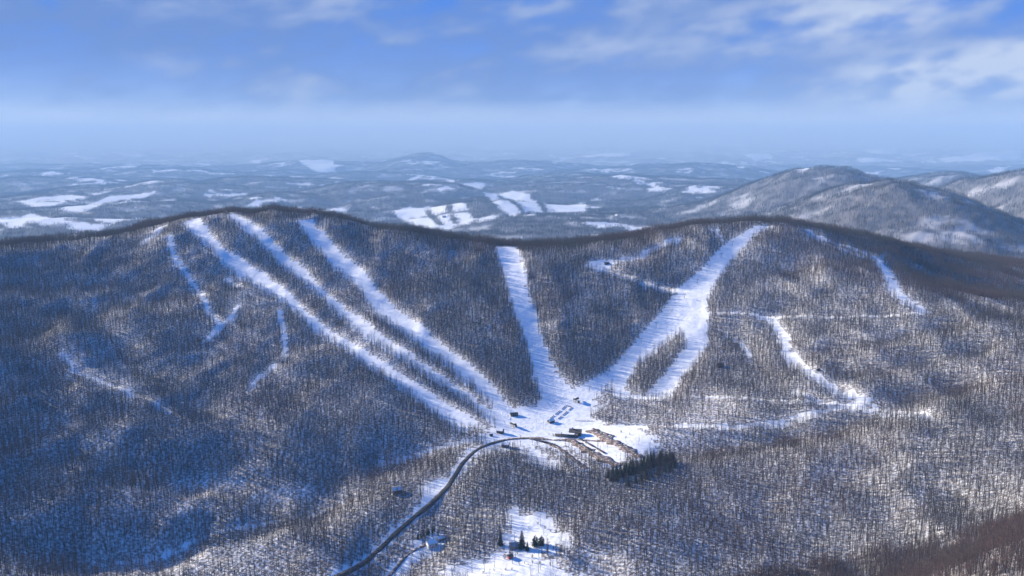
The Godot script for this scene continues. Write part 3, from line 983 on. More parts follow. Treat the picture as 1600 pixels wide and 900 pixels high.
func woods():
	for i in 6:
		tree_kinds.append(bare_tree_shapes(100 + i, [17.0, 19.0, 15.0, 18.0, 20.0, 14.0][i], [3.2, 3.6, 3.0, 2.7, 3.9, 3.3][i], [13, 14, 12, 12, 15, 14][i], [9, 9, 9, 8, 9, 11][i]))
	var spots: Array = [[], [], [], [], [], []]
	var tints: Array[PackedColorArray] = []
	for i in 6: tints.append(PackedColorArray())
	var near := []   # [size in view, spot, kind, tint]
	var gap := 3.8
	var sorted_cut := 21.0 / 960.0
	var d := 610.0
	while d < 2620.0:
		var reach := d * 0.6 + 60.0
		var x := -reach
		while x < reach:
			var px := x + rng.randf_range(-0.5, 0.5) * gap * 1.5
			var pz := -d + rng.randf_range(-0.5, 0.5) * gap * 1.5
			var chance := rng.randf()
			var pick := rng.randi_range(0, 5)
			var size := rng.randf_range(0.55, 1.0) * (1.14 if pz < -1430.0 and px > -260.0 and px < 330.0 else 1.0)
			var turn := rng.randf() * TAU
			var shade := rng.randf_range(0.75, 1.25)
			x += gap
			var u := int((px - X0) / 4.0)
			var v := int((Z0 - pz) / 4.0)
			if u < 0 or v < 0 or u >= MX or v >= MZ or cover[v * MX + u] != 0 and not (cover[v * MX + u] == 6 and chance < 0.035 and pz > -1240.0):
				continue
			var patch := patchy.get_noise_2d(px, pz)
			var share := thin[v * MX + u] / 255.0 * (0.86 + 0.55 * patch - 0.1 * smoothstep(-1350.0, -1600.0, pz) - 0.05 * smoothstep(-150.0, -400.0, px) + 0.08 * smoothstep(-1300.0, -1100.0, pz))
			if chance > share:
				continue
			var y := ground(px, pz)
			var depth := 0.98663 * -pz + 0.16298 * (EYE_HEIGHT - y)
			var up := (-(EYE_HEIGHT - y) * 0.98663 + 0.16298 * -pz) / depth
			if up < -0.365:
				continue
			size *= 1.0 - 0.15 * smoothstep(0.1, 0.4, patch)
			var b := Basis(Vector3.UP, turn).scaled(Vector3(size, size * rng.randf_range(0.9, 1.1), size))
			var t := Transform3D(b, Vector3(px, y - 0.3, pz))
			var tint := Color(1, 1, 1).lerp(Color(1.25, 0.98, 0.88), smoothstep(-0.1, 0.35, patchy.get_noise_2d(px * 0.5 + 700.0, pz * 0.5)))
			tint = tint * shade
			if absf(px) < -pz * 0.545 and up > -0.31 and depth < 1050.0:
				near.append([size / depth, t, pick, tint])
			else:
				spots[pick].append(t)
				tints[pick].append(tint)
		d += gap
	# the shoulder in the bottom right corner is overgrown with young brown growth
	var thicket := PackedVector2Array([Vector2(205, -868), Vector2(266, -888), Vector2(335, -898), Vector2(426, -882), Vector2(520, -862), Vector2(600, -560), Vector2(150, -560)])
	d = 560.0
	while d < 905.0:
		var x := 150.0
		while x < 600.0:
			var q := Vector2(x + rng.randf_range(-1.5, 1.5), -d + rng.randf_range(-1.5, 1.5))
			var pick := rng.randi_range(0, 5)
			var size := rng.randf_range(0.35, 0.85)
			var turn := rng.randf() * TAU
			var shade := rng.randf_range(0.8, 1.3)
			x += 2.9
			if not Geometry2D.is_point_in_polygon(q, thicket) or q.x > d * 0.62 + 60.0 or fine.get_noise_2d(q.x, q.y) + rng.randf_range(-0.3, 0.3) < -0.45:
				continue
			spots[pick].append(Transform3D(Basis(Vector3.UP, turn).scaled(Vector3(size * 1.3, size, size * 1.3)), on(q.x, q.y, -0.3)))
			tints[pick].append(Color(1.6, 1.2, 1.12) * shade)
		d += 2.9
	near.sort_custom(func(a, b): return a[0] > b[0])
	var crowns := {}
	for i in near.size():
		var n: Array = near[i]
		if i >= 300:
			spots[n[2]].append(n[1])
			tints[n[2]].append(n[3])
			continue
		var p: Vector3 = n[1].origin
		var label := "leafless grey hardwood tree in the nearest woods at the foot of the slope"
		if p.x > 300.0: label = "leafless brownish hardwood tree on the overgrown shoulder in the bottom right corner"
		elif p.x < -260.0: label = "leafless hardwood tree on the low ground in the bottom left corner"
		var o := thing("bare_tree", label, "tree", p, 0.0, label.replace("leafless", "nearest leafless"))
		o.basis = n[1].basis
		part("trunk", tree_kinds[n[2]][0], M.bark, o)
		part("crown", tree_kinds[n[2]][1], M.bark, o)
	var forest := Node3D.new()
	forest.name = "forest"
	tag(forest, "leafless winter woods covering both flanks of the ski mountain", "woods", "", "stuff")
	add_child(forest)
	for i in 6:
		scatter("hardwood_trees", joined(tree_kinds[i]), spots[i], tints[i], forest)
	print("trees ", near.size(), " ", spots.map(func(s): return s.size()))

# a stand of a dozen trees, for the hills behind
func grove_shape(seed_: int, radius: float, many: int) -> ArrayMesh:
	var r := RandomNumberGenerator.new()
	r.seed = seed_
	var st := SurfaceTool.new()
	st.begin(Mesh.PRIMITIVE_TRIANGLES)
	for k in many:
		var p := Vector3(r.randf_range(-1, 1) * radius, -1, r.randf_range(-1, 1) * radius)
		var h := r.randf_range(12.0, 20.0)
		st.set_color(Color(0.052, 0.048, 0.05))
		rod(st, p, p + Vector3(r.randf_range(-0.5, 0.5), h, r.randf_range(-0.5, 0.5)), 0.28, 0.05, 3)
		st.set_color(Color(0.062, 0.057, 0.06) * r.randf_range(0.8, 1.2))
		for q in 18:
			var a := p + Vector3(0, h * r.randf_range(0.4, 0.95), 0)
			var dir := Vector3(r.randf_range(-1, 1), r.randf_range(0.3, 1.3), r.randf_range(-1, 1)).normalized()
			var side := dir.cross(Vector3(r.randf_range(-1, 1), r.randf_range(-1, 1), r.randf_range(-1, 1))).normalized() * 0.16
			tri(st, a - side, a + dir * r.randf_range(2.0, 3.8), a + side)
	st.generate_normals()
	return st.commit()

func far_woods():
	var shapes := [grove_shape(501, 22.0, 26), grove_shape(502, 22.0, 24), grove_shape(503, 22.0, 28)]
	var spots: Array = [[], [], []]
	var tints: Array[PackedColorArray] = [PackedColorArray(), PackedColorArray(), PackedColorArray()]
	var d := 2640.0
	while d < 15000.0:
		var gap := 40.0 + 26.0 * smoothstep(6000.0, 14000.0, d)
		var reach := d * 0.6
		var x := -reach
		while x < reach:
			var px := x + rng.randf_range(-0.5, 0.5) * gap
			var pz := -d + rng.randf_range(-0.5, 0.5) * gap
			var pick := rng.randi_range(0, 2)
			var turn := rng.randf() * TAU
			var chance := rng.randf()
			x += gap
			if is_field(px, pz) or chance > 1.05 - 0.8 * smoothstep(0.58, 0.78, patchy.get_noise_2d(px * 0.4, -pz * 0.4) * 0.5 + 0.5):
				continue
			var y := ground(px, pz) if d < 2690.0 else far_height(px, pz)
			var sx := (far_height(px + 20.0, pz) - far_height(px - 20.0, pz)) / 40.0
			var sz := (far_height(px, pz + 20.0) - far_height(px, pz - 20.0)) / 40.0
			var b := Basis(Vector3(1, sx, 0), Vector3.UP, Vector3(0, sz, 1)) * Basis(Vector3.UP, turn)
			var wide := gap / 40.0
			b = b * Basis.from_scale(Vector3(wide, rng.randf_range(0.85, 1.1), wide))
			spots[pick].append(Transform3D(b, Vector3(px, y, pz)))
			tints[pick].append(Color(1, 1, 1) * rng.randf_range(0.85, 1.15))
		d += gap
	var far := Node3D.new()
	far.name = "distant_forest"
	tag(far, "woods on the hazy hills behind the ski mountain", "woods", "", "stuff")
	add_child(far)
	for i in 3:
		scatter("hardwood_stands", shapes[i], spots[i], tints[i], far)
	print("groves ", spots.map(func(s): return s.size()))


# ---- buildings: gable roof along x, the front towards +z

func pane_window(parent: Node, at: Vector3, w: float, h: float, side := false):
	var st := shape()
	var hw := w / 2.0 + 0.12
	var hh := h / 2.0 + 0.12
	if side: box(st, Vector3(-0.05, -hh, -hw), Vector3(0.05, hh, hw))
	else: box(st, Vector3(-hw, -hh, -0.05), Vector3(hw, hh, 0.05))
	var f := part("window", done(st), M.white, parent, at)
	var p := shape()
	if side: box(p, Vector3(-0.08, -h / 2.0, -w / 2.0), Vector3(0.08, h / 2.0, w / 2.0))
	else: box(p, Vector3(-w / 2.0, -h / 2.0, -0.08), Vector3(w / 2.0, h / 2.0, 0.08))
	part("pane", done(p), M.glass, f)

func house(called: String, label: String, category: String, at: Vector3, turn: float, w: float, d: float, eave: float, ridge: float, wall: Material, roof: Material, chimney := true, snowy := true) -> Node3D:
	var o := thing(called, label, category, at, turn)
	gable(o, Vector3.ZERO, w, d, eave, ridge, wall, roof, snowy)
	var n := int(w / 3.2)
	for i in n:
		var x := (i + 0.5 - n / 2.0) * w / n
		if i == n / 2:
			var door := part("door", box_mesh(Vector3(-0.5, 0, -0.06), Vector3(0.5, 2.1, 0.06)), M.wood, o, Vector3(x, 0.2, d / 2.0))
			part("handle", box_mesh(Vector3(0.32, 0.95, 0.06), Vector3(0.42, 1.05, 0.14)), M.chrome, door)
		else:
			pane_window(o, Vector3(x, minf(1.8, eave * 0.6), d / 2.0), 1.3, 1.2)
		if eave > 4.6:
			pane_window(o, Vector3(x, eave - 1.3, d / 2.0), 1.2, 1.2)
	if d > 5.0:
		for z in [-d / 4.0, d / 4.0]:
			pane_window(o, Vector3(w / 2.0, minf(1.8, eave * 0.6), z), 1.2, 1.2, true)
			pane_window(o, Vector3(-w / 2.0, minf(1.8, eave * 0.6), z), 1.2, 1.2, true)
	if chimney:
		var st := shape()
		box(st, Vector3(-0.45, 0, -0.45), Vector3(0.45, 2.2, 0.45))
		box(st, Vector3(-0.6, 2.2, -0.6), Vector3(0.6, 2.42, 0.6))
		part("chimney", done(st), M.grey_wall, o, Vector3(w * 0.25, lerpf(eave, ridge, 0.6), -d * 0.12))
	return o

func gable(o: Node3D, at: Vector3, w: float, d: float, eave: float, ridge: float, wall: Material, roof: Material, snowy: bool):
	var st := shape()
	slab(st, [Vector2(-d / 2.0, -2.5), Vector2(d / 2.0, -2.5), Vector2(d / 2.0, eave), Vector2(0, ridge), Vector2(-d / 2.0, eave)], -w / 2.0, w / 2.0)
	var b := Basis(Vector3.UP, PI / 2.0)
	var turned := SurfaceTool.new()
	turned.begin(Mesh.PRIMITIVE_TRIANGLES)
	st.generate_normals()
	turned.append_from(st.commit(), 0, Transform3D(b, at))
	part("wall", turned.commit(), wall, o)
	var over := 0.6
	var rise := (ridge - eave) / (d / 2.0)
	var e := d / 2.0 + over
	for s in [1.0, -1.0]:
		for layer in ([0, 1] if snowy else [0]):
			var t0: float = 0.06 + 0.24 * layer
			var t1: float = 0.28 + 0.3 * layer
			var q := SurfaceTool.new()
			q.begin(Mesh.PRIMITIVE_TRIANGLES)
			q.set_smooth_group(-1)
			var inset: float = 0.25 * layer
			var f := [Vector2(0, ridge + t0), Vector2(s * (e - inset), ridge - rise * (e - inset) + t0), Vector2(s * (e - inset), ridge - rise * (e - inset) + t1), Vector2(0, ridge + t1 + 0.05)]
			slab(q, f, -w / 2.0 - over + inset, w / 2.0 + over - inset)
			q.generate_normals()
			var r := SurfaceTool.new()
			r.begin(Mesh.PRIMITIVE_TRIANGLES)
			r.append_from(q.commit(), 0, Transform3D(b, at))
			part("roof" if layer == 0 else "snow_cover", r.commit(), roof if layer == 0 else M.snow, o)

func lodge():
	var o := thing("ski_lodge", "large ski lodge with a brown gable roof and a snowy flat front wing", "lodge", on(88, -1281), deg_to_rad(-12))
	gable(o, Vector3(4, 0, -4), 17.0, 13.0, 5.6, 9.0, M.brown_wall, M.shingle, false)
	var wing := shape()
	box(wing, Vector3(-15.0, -3.0, 2.6), Vector3(9.0, 4.2, 10.5))
	part("front_wing", done(wing), M.dark_wall, o)
	var flat := shape()
	box(flat, Vector3(-15.5, 4.2, 2.6), Vector3(9.5, 4.6, 11.0))
	part("flat_roof", done(flat), M.shingle, o)
	part("snow_cover", box_mesh(Vector3(-14.0, 4.6, 3.0), Vector3(4.0, 4.95, 10.2)), M.snow, o)
	for i in 7:
		pane_window(o, Vector3(-13.2 + i * 3.4, 2.2, 10.5), 2.2, 1.7)
	for i in 3:
		pane_window(o, Vector3(12.5, 3.0, -7.5 + i * 3.5), 1.6, 1.8, true)
	var door := part("door", box_mesh(Vector3(-0.9, 0, -0.06), Vector3(0.9, 2.2, 0.06)), M.wood, o, Vector3(7.6, 0.1, 10.5))
	part("handle", box_mesh(Vector3(0.3, 0.95, 0.06), Vector3(0.42, 1.1, 0.16)), M.chrome, door)
	part("chimney", box_mesh(Vector3(-0.9, 0, -0.7), Vector3(0.9, 4.0, 0.7)), M.grey_wall, o, Vector3(0, 7.0, -3))
	var deck := shape()
	box(deck, Vector3(-25.0, 1.2, 0.0), Vector3(-15.1, 1.5, 9.0))
	part("deck", done(deck), M.wood, o)
	for i in 4:
		for z in [0.4, 8.6]:
			part("deck_post", box_mesh(Vector3(-0.15, -3.0, -0.15), Vector3(0.15, 1.19, 0.15)), M.wood, o, Vector3(-24.4 + i * 2.9, 0, z))
	var rail := shape()
	for i in 8:
		box(rail, Vector3(-25.0 + i * 1.4, 1.5, 8.8), Vector3(-24.88 + i * 1.4, 2.6, 8.92))
	box(rail, Vector3(-25.0, 2.6, 8.78), Vector3(-15.1, 2.7, 8.94))
	part("railing", done(rail), M.wood, o)

# ---- lifts

func lift_tower_meshes(h: float) -> Array:
	var pole := SurfaceTool.new()
	pole.begin(Mesh.PRIMITIVE_TRIANGLES)
	rod(pole, Vector3(0, -1.5, 0), Vector3(0, h, 0), 0.34, 0.22, 10)
	var arm := SurfaceTool.new()
	arm.begin(Mesh.PRIMITIVE_TRIANGLES)
	arm.set_smooth_group(-1)
	box(arm, Vector3(-3.0, h - 0.2, -0.2), Vector3(3.0, h + 0.25, 0.2))
	var wheels := SurfaceTool.new()
	wheels.begin(Mesh.PRIMITIVE_TRIANGLES)
	for k in 4:
		var z := -1.2 + k * 0.8
		capped_rod(wheels, Vector3(-0.12, -0.25, z), Vector3(0.12, -0.25, z), 0.28, 8)
	box(wheels, Vector3(-0.06, -0.2, -1.5), Vector3(0.06, 0.0, 1.5))
	for st in [pole, arm, wheels]: st.generate_normals()
	return [pole.commit(), arm.commit(), wheels.commit()]

func lift(from: Vector2, to: Vector2, count: int, run: String, station: String, top_station: String):
	var shapes := lift_tower_meshes(9.5)
	var turn := atan2(from.x - to.x, from.y - to.y)
	var tops := []
	for i in count:
		var q := from.lerp(to, (i + 0.7) / (count + 0.4))
		var o := thing("lift_tower", "T-shaped grey chairlift tower, %s up from the valley on the %s" % [ordinal(i), run], "lift tower", on(q.x, q.y), turn, "chairlift towers on the " + run)
		part("pole", shapes[0], M.steel, o)
		part("cross_arm", shapes[1], M.steel, o)
		for s in [-2.6, 2.6]:
			part("sheave_train", shapes[2], M.rubber, o, Vector3(s, 9.3, 0))
		tops.append(o.position + Vector3(0, 9.4, 0))
	tops.push_front(on(from.x, from.y, 4.4))
	tops.append(on(to.x, to.y, 4.4))
	var side := Vector3(cos(turn), 0, -sin(turn)) * 2.6
	for s in [[-1.0, "left"], [1.0, "right"]]:
		var st := SurfaceTool.new()
		st.begin(Mesh.PRIMITIVE_TRIANGLES)
		for i in tops.size() - 1:
			var a: Vector3 = tops[i] + side * s[0]
			var b: Vector3 = tops[i + 1] + side * s[0]
			var before := a
			for k in range(1, 7):
				var t := k / 6.0
				var p := a.lerp(b, t) - Vector3(0, 1.6 * 4.0 * t * (1.0 - t), 0)
				rod(st, before, p, 0.025, 0.025, 3)
				before = p
		st.generate_normals()
		tag(part("lift_cable", st.commit(), M.steel, self), "thin steel haul cable along the %s side of the chairlift on the %s" % [s[1], run], "cable")
	lift_station(from, turn, "chairlift station " + station, true)
	lift_station(to, turn, "chairlift station " + top_station, false)

func lift_station(at: Vector2, turn: float, label: String, low: bool):
	var o := thing("lift_station", label, "lift station", on(at.x, at.y), turn)
	var hood := shape()
	slab(hood, [Vector2(-2.6, 4.4), Vector2(2.6, 4.4), Vector2(2.3, 6.2), Vector2(1.2, 6.9), Vector2(-1.2, 6.9), Vector2(-2.3, 6.2)], -5.0, 5.0)
	part("hood", done(hood), M.dark_wall, o)
	part("snow_cover", box_mesh(Vector3(-1.1, 6.9, -4.8), Vector3(1.1, 7.1, 4.8)), M.snow, o)
	for x in [-1.7, 1.7]:
		for z in [-3.6, 3.6]:
			part("leg", box_mesh(Vector3(-0.3, -2.0, -0.3), Vector3(0.3, 4.4, 0.3)), M.steel, o, Vector3(x, 0, z))
	var wheel := SurfaceTool.new()
	wheel.begin(Mesh.PRIMITIVE_TRIANGLES)
	capped_rod(wheel, Vector3(0, 4.0, 0), Vector3(0, 4.3, 0), 2.55, 20)
	wheel.generate_normals()
	part("bullwheel", wheel.commit(), M.steel, o, Vector3(0, 0, -6.3 if low else 6.3))
	var arm := box_mesh(Vector3(-0.25, 4.35, -1.5), Vector3(0.25, 4.6, 1.5))
	part("wheel_arm", arm, M.steel, o, Vector3(0, 0, -6.0 if low else 6.0))
	var hut := shape()
	box(hut, Vector3(3.6, -1.5, -1.3), Vector3(6.2, 2.6, 1.3))
	part("operator_hut", done(hut), M.brown_wall, o)
	part("hut_roof", box_mesh(Vector3(3.3, 2.6, -1.6), Vector3(6.5, 2.85, 1.6)), M.snow, o)

# a windbreak: posts with boards between
func fence(a: Vector2, b: Vector2, label: String):
	var o := thing("wood_fence", label, "fence", on(a.x, a.y))
	var n := int(a.distance_to(b) / 4.0)
	var post := box_mesh(Vector3(-0.12, -0.8, -0.12), Vector3(0.12, 1.4, 0.12))
	for i in n + 1:
		var q := a.lerp(b, float(i) / n)
		part("post", post, M.wood, o, on(q.x, q.y) - o.position)
		if i == n or i % 5 == 3: continue
		var r := a.lerp(b, float(i + 1) / n)
		var p := on(q.x, q.y) - o.position
		var e := on(r.x, r.y) - o.position
		for k in 3:
			var st := shape()
			var lo := 0.15 + k * 0.42
			var across := Vector3(e.z - p.z, 0, p.x - e.x).normalized() * 0.05
			var up := Vector3(0, 0.34, 0)
			var p0 := p + Vector3(0, lo, 0); var e0 := e + Vector3(0, lo, 0)
			quad(st, p0 + across, p0 + up + across, e0 + up + across, e0 + across)
			quad(st, e0 - across, e0 + up - across, p0 + up - across, p0 - across)
			quad(st, p0 + up + across, p0 + up - across, e0 + up - across, e0 + up + across)
			quad(st, p0 - across, p0 + across, e0 + across, e0 - across)
			part("plank", done(st), M.wood, o)

# ---- cars

var car_shapes := []

func make_car_shapes():
	var body := shape()
	slab(body, [Vector2(-2.25, 0.35), Vector2(2.2, 0.35), Vector2(2.3, 0.6), Vector2(2.15, 0.92), Vector2(1.1, 1.02), Vector2(-2.1, 1.05), Vector2(-2.3, 0.8)], -0.88, 0.88)
	var cabin := shape()
	slab(cabin, [Vector2(-1.95, 1.04), Vector2(1.05, 1.02), Vector2(0.3, 1.5), Vector2(-1.7, 1.52)], -0.76, 0.76)
	var top := shape()
	slab(top, [Vector2(0.25, 1.52), Vector2(0.1, 1.6), Vector2(-1.6, 1.62), Vector2(-1.72, 1.54)], -0.74, 0.74)
	var wheel := SurfaceTool.new()
	wheel.begin(Mesh.PRIMITIVE_TRIANGLES)
	capped_rod(wheel, Vector3(0, 0, -0.11), Vector3(0, 0, 0.11), 0.34, 10)
	wheel.generate_normals()
	var lamp := box_mesh(Vector3(-0.04, -0.09, -0.2), Vector3(0.04, 0.09, 0.2))
	car_shapes = [done(body), done(cabin), done(top), wheel.commit(), lamp]

func car(at: Vector2, turn: float, colour: String, label: String, group: String):
	var o := thing("parked_car", label, "car", on(at.x, at.y, 0.55), turn, group)
	part("body", car_shapes[0], M[colour], o)
	part("window_band", car_shapes[1], M.glass, o)
	part("top", car_shapes[2], M[colour], o)
	for x in [-1.4, 1.4]:
		for z in [-0.82, 0.82]:
			part("wheel", car_shapes[3], M.rubber, o, Vector3(x, 0.34, z))
	for z in [-0.62, 0.62]:
		part("headlight", car_shapes[4], M.lamp, o, Vector3(2.25, 0.68, z))

func car_row(a: Vector2, b: Vector2, count: int, place: String, gaps := []):
	var dir := (b - a).normalized()
	var colours := ["black", "silver", "blue", "black", "green", "red", "black", "white", "silver", "black"]
	var words := {"black": "black", "silver": "silver grey", "blue": "dark blue", "green": "dark green", "red": "dark red", "white": "white"}
	var k := 0
	for i in count:
		if i in gaps: continue
		var c: String = colours[(i * 7 + count) % 10]
		car(a.lerp(b, i / (count - 1.0)), atan2(-dir.y, dir.x) + PI / 2.0 + rng.randf_range(-0.05, 0.05), c, "%s car, %s from the upper end of the row %s" % [words[c], ordinal(k), place], "cars parked " + place)
		k += 1

func ski_area():
	lodge()
	house("lift_hut", "dark hut with snow on its roof under the woods above the base", "hut", on(3, -1353), 0.25, 11, 7, 3.0, 4.8, M.dark_wall, M.shingle, false, false)
	house("ticket_house", "brown gabled house with a snowy roof at the foot of the left runs", "house", on(-17, -1282), -0.35, 9, 8, 4.0, 7.0, M.brown_wall, M.shingle, false)
	house("rental_hut", "dark blue-grey hut at the lower end of the two board fences", "hut", on(59, -1334), 0.6, 9, 7, 3.0, 4.8, M.dark_wall, M.tin, false)
	house("roadside_house", "snow-roofed dark house below the bend of the road", "house", on(-9, -1226), -0.2, 10, 7, 4.2, 6.6, M.dark_wall, M.tin)
	house("woods_house", "brown house among the trees left of the valley road", "house", on(-145, -1093), 0.4, 11, 8, 4.6, 7.4, M.brown_wall, M.shingle)
	house("clearing_hut", "small dark hut in the clearing left of the right-hand run", "hut", on(201, -1922), 0.3, 10, 6, 2.6, 4.2, M.dark_wall, M.shingle, false, false)
	house("forest_cabin", "dark cabin alone in the woods right of the right-hand run", "cabin", on(348, -1487), 0.2, 9, 7, 3.2, 6.0, M.dark_wall, M.shingle, false, false)
	house("summit_hut", "white hut on the right summit", "hut", on(622, -2104), 0.1, 12, 5, 3.0, 4.2, M.white_wall, M.tin, false)
	house("pump_hut", "little dark hut on the lower bend of the far right trail", "hut", on(479, -1391), 0.2, 4, 4, 2.2, 3.4, M.dark_wall, M.shingle, false, false)
	house("trail_hut", "little dark hut in the snow gap on the left flank", "hut", on(-553, -1579), 0.2, 7, 3, 2.0, 3.0, M.dark_wall, M.shingle, false, false)
	house("gate_hut", "tiny dark hut between the road and the foot of the left run", "hut", on(-30, -1266), 0.1, 4, 3, 2.2, 3.2, M.dark_wall, M.shingle, false, false)
	lift(Vector2(102, -1408), Vector2(571, -2108), 13, "right-hand run", "at the bottom of the right-hand run", "at the top of the right-hand run on the right summit")
	lift(Vector2(2, -1308), Vector2(-703, -2250), 14, "left-hand runs", "beside the brown house at the foot of the left runs", "on the left summit")
	fence(Vector2(58, -1347), Vector2(84, -1392), "long dark board fence up the snow, left of the pair")
	fence(Vector2(70, -1346), Vector2(94, -1388), "long dark board fence up the snow, right of the pair")
	fence(Vector2(85, -1393), Vector2(93, -1389), "short dark board fence that closes the upper end of the pair")
	make_car_shapes()
	car_row(Vector2(28, -1262), Vector2(60, -1240), 11, "along the roadside lot", [2, 8])
	car_row(Vector2(90, -1253), Vector2(112, -1202), 18, "left in the lodge lot", [5])
	car_row(Vector2(98, -1261), Vector2(126, -1196), 22, "right in the lodge lot", [4, 13])
	car_row(Vector2(121, -1303), Vector2(146, -1264), 15, "right of the lodge", [11])
	car_row(Vector2(149, -1241), Vector2(160, -1216), 8, "lowest in the right lot", [3, 5])
	# ski racks: a rail on legs with skis leaning on it
	for i in 6:
		var o := thing("ski_rack", "wooden ski rack behind the lodge, %s from the left" % ordinal(i), "ski rack", on(98 + i * 4.6, -1340 + i * 0.4), 0.0, "ski racks behind the lodge")
		part("rail", box_mesh(Vector3(-1.9, 1.0, -0.06), Vector3(1.9, 1.12, 0.06)), M.wood, o)
		for s in [-1.7, 1.7]:
			part("leg", box_mesh(Vector3(-0.07, -0.3, -0.3), Vector3(0.07, 1.0, 0.3)), M.wood, o, Vector3(s, 0, 0))
		for k in 9:
			var st := SurfaceTool.new()
			st.begin(Mesh.PRIMITIVE_TRIANGLES)
			var x := -1.6 + k * 0.4 + rng.randf_range(-0.1, 0.1)
			rod(st, Vector3(x, 0, 0.45), Vector3(x + rng.randf_range(-0.1, 0.1), 1.75, -0.2), 0.08, 0.06, 4)
			st.generate_normals()
			part("ski_pair", st.commit(), M[["black", "blue", "red", "black", "silver"][k % 5]], o)
	for i in 9:
		var o := thing("slope_marker", "padded dark post, %s from the left along the foot of the left run" % ordinal(i), "post", on(lerpf(-73, -38, i / 8.0), lerpf(-1293, -1295, i / 8.0)), 0.0, "padded posts along the foot of the left run")
		var st := SurfaceTool.new()
		st.begin(Mesh.PRIMITIVE_TRIANGLES)
		capped_rod(st, Vector3(0, -0.5, 0), Vector3(0, 1.9, 0), 0.45, 8)
		st.generate_normals()
		part("pad", st.commit(), M.black, o)
		part("cap", box_mesh(Vector3(-0.3, 1.9, -0.3), Vector3(0.3, 2.0, 0.3)), M.snow, o)
	for i in 3:
		var at: Vector2 = [Vector2(36, -1312), Vector2(47, -1306), Vector2(50, -1304)][i]
		var o := thing("light_pole", "thin light pole in the snow below the board fences, %s from the left" % ordinal(i), "light pole", on(at.x, at.y), 0.0, "light poles in the base area")
		var st := SurfaceTool.new()
		st.begin(Mesh.PRIMITIVE_TRIANGLES)
		rod(st, Vector3(0, -1, 0), Vector3(0, 11, 0), 0.16, 0.1, 8)
		st.generate_normals()
		part("pole", st.commit(), M.steel, o)
		part("lamp_head", box_mesh(Vector3(-0.5, 10.8, -0.2), Vector3(0.5, 11.05, 0.2)), M.steel, o)

func farmsteads():
	house("farmhouse", "pale farmhouse with a snow-covered roof above the narrow lane", "house", on(-92, -985), 0.5, 11, 8, 4.8, 7.6, M.white_wall, M.tin)
	house("barn", "low barn with a snow-covered roof behind the farmhouse", "barn", on(-82, -997), 0.5, 9, 6, 3.2, 5.2, M.grey_wall, M.tin, false)
	house("spruce_house", "grey house with a metal roof beside the tall spruce", "house", on(2, -962), 0.1, 9, 8, 3.6, 6.2, M.grey_wall, M.tin, true, false)
	house("red_shed", "small red shed in the snowy lower clearing", "shed", on(-2, -942), 0.5, 5, 4, 2.6, 4.4, M.red_wall, M.shingle, false, false)
	var i := 0
	for f in [[-560, -5300], [-420, -5650], [60, -5700], [110, -6900], [560, -6000], [620, -5400], [-2900, -6400], [700, -5600]]:
		var o := house("distant_barn", ["pale barn at the edge of the square snow field beyond the saddle", "pale barn in the middle of the square field beyond the saddle", "pale barn between the two white fields beyond the saddle", "pale barn at the far end of the white fields", "pale barn right of the white fields beyond the saddle", "pale barn in the wooded valley right of the white fields", "pale barn among the snow fields far to the left", "pale barn farthest right in the wooded valley"][i], "barn", Vector3(f[0], far_height(f[0], f[1]), f[1]), 0.4 * i, 26, 13, 7, 12, M.white_wall, M.tin, false, false)
		i += 1


# ---- evergreens

func evergreen_shapes(seed_: int, h: float, radius: float, rounded: float) -> Array:
	var r := RandomNumberGenerator.new()
	r.seed = seed_
	var trunk := SurfaceTool.new()
	trunk.begin(Mesh.PRIMITIVE_TRIANGLES)
	rod(trunk, Vector3(0, -1, 0), Vector3(0, h * 0.97, 0), h * 0.016, 0.03, 6)
	var crown := SurfaceTool.new()
	crown.begin(Mesh.PRIMITIVE_TRIANGLES)
	var whorls := int(h * 1.6)
	for w in whorls:
		var t := (w + r.randf()) / whorls
		var y := h * lerpf(0.06, 0.985, t)
		var reach := radius * lerpf(pow(1.0 - t, 0.85), sin(minf(t * 2.2 + 0.7, PI) ), rounded) + 0.18
		var count := 6 + int(7 * (1.0 - t))
		for k in count:
			var az := TAU * (k + r.randf()) / count
			var len := reach * r.randf_range(0.68, 1.2)
			var out := Vector3(cos(az), 0, sin(az))
			var side := Vector3(-sin(az), 0, cos(az))
			var a := Vector3(0, y, 0) + out * len * 0.1
			var tip := Vector3(0, y - len * r.randf_range(0.1, 0.5), 0) + out * len
			# a branch: four drooping sprays of needles along it
			for q in 4:
				var c := a.lerp(tip, 0.2 + 0.22 * q)
				var s := (0.2 + len * 0.2) * r.randf_range(0.7, 1.3)
				var d := (out * r.randf_range(0.5, 1.2) + side * r.randf_range(-0.9, 0.9) + Vector3(0, r.randf_range(-0.55, 0.35), 0)).normalized()
				tri(crown, c - side * s * 0.4, c + d * s * 1.7, c + side * s * 0.4 + Vector3(0, s * 0.3, 0))
				tri(crown, c - Vector3(0, s * 0.35, 0), c + d * s * 1.4 - Vector3(0, s * 0.2, 0), c + Vector3(0, s * 0.35, 0))
	trunk.generate_normals()
	crown.generate_normals()
	return [trunk.commit(), crown.commit()]

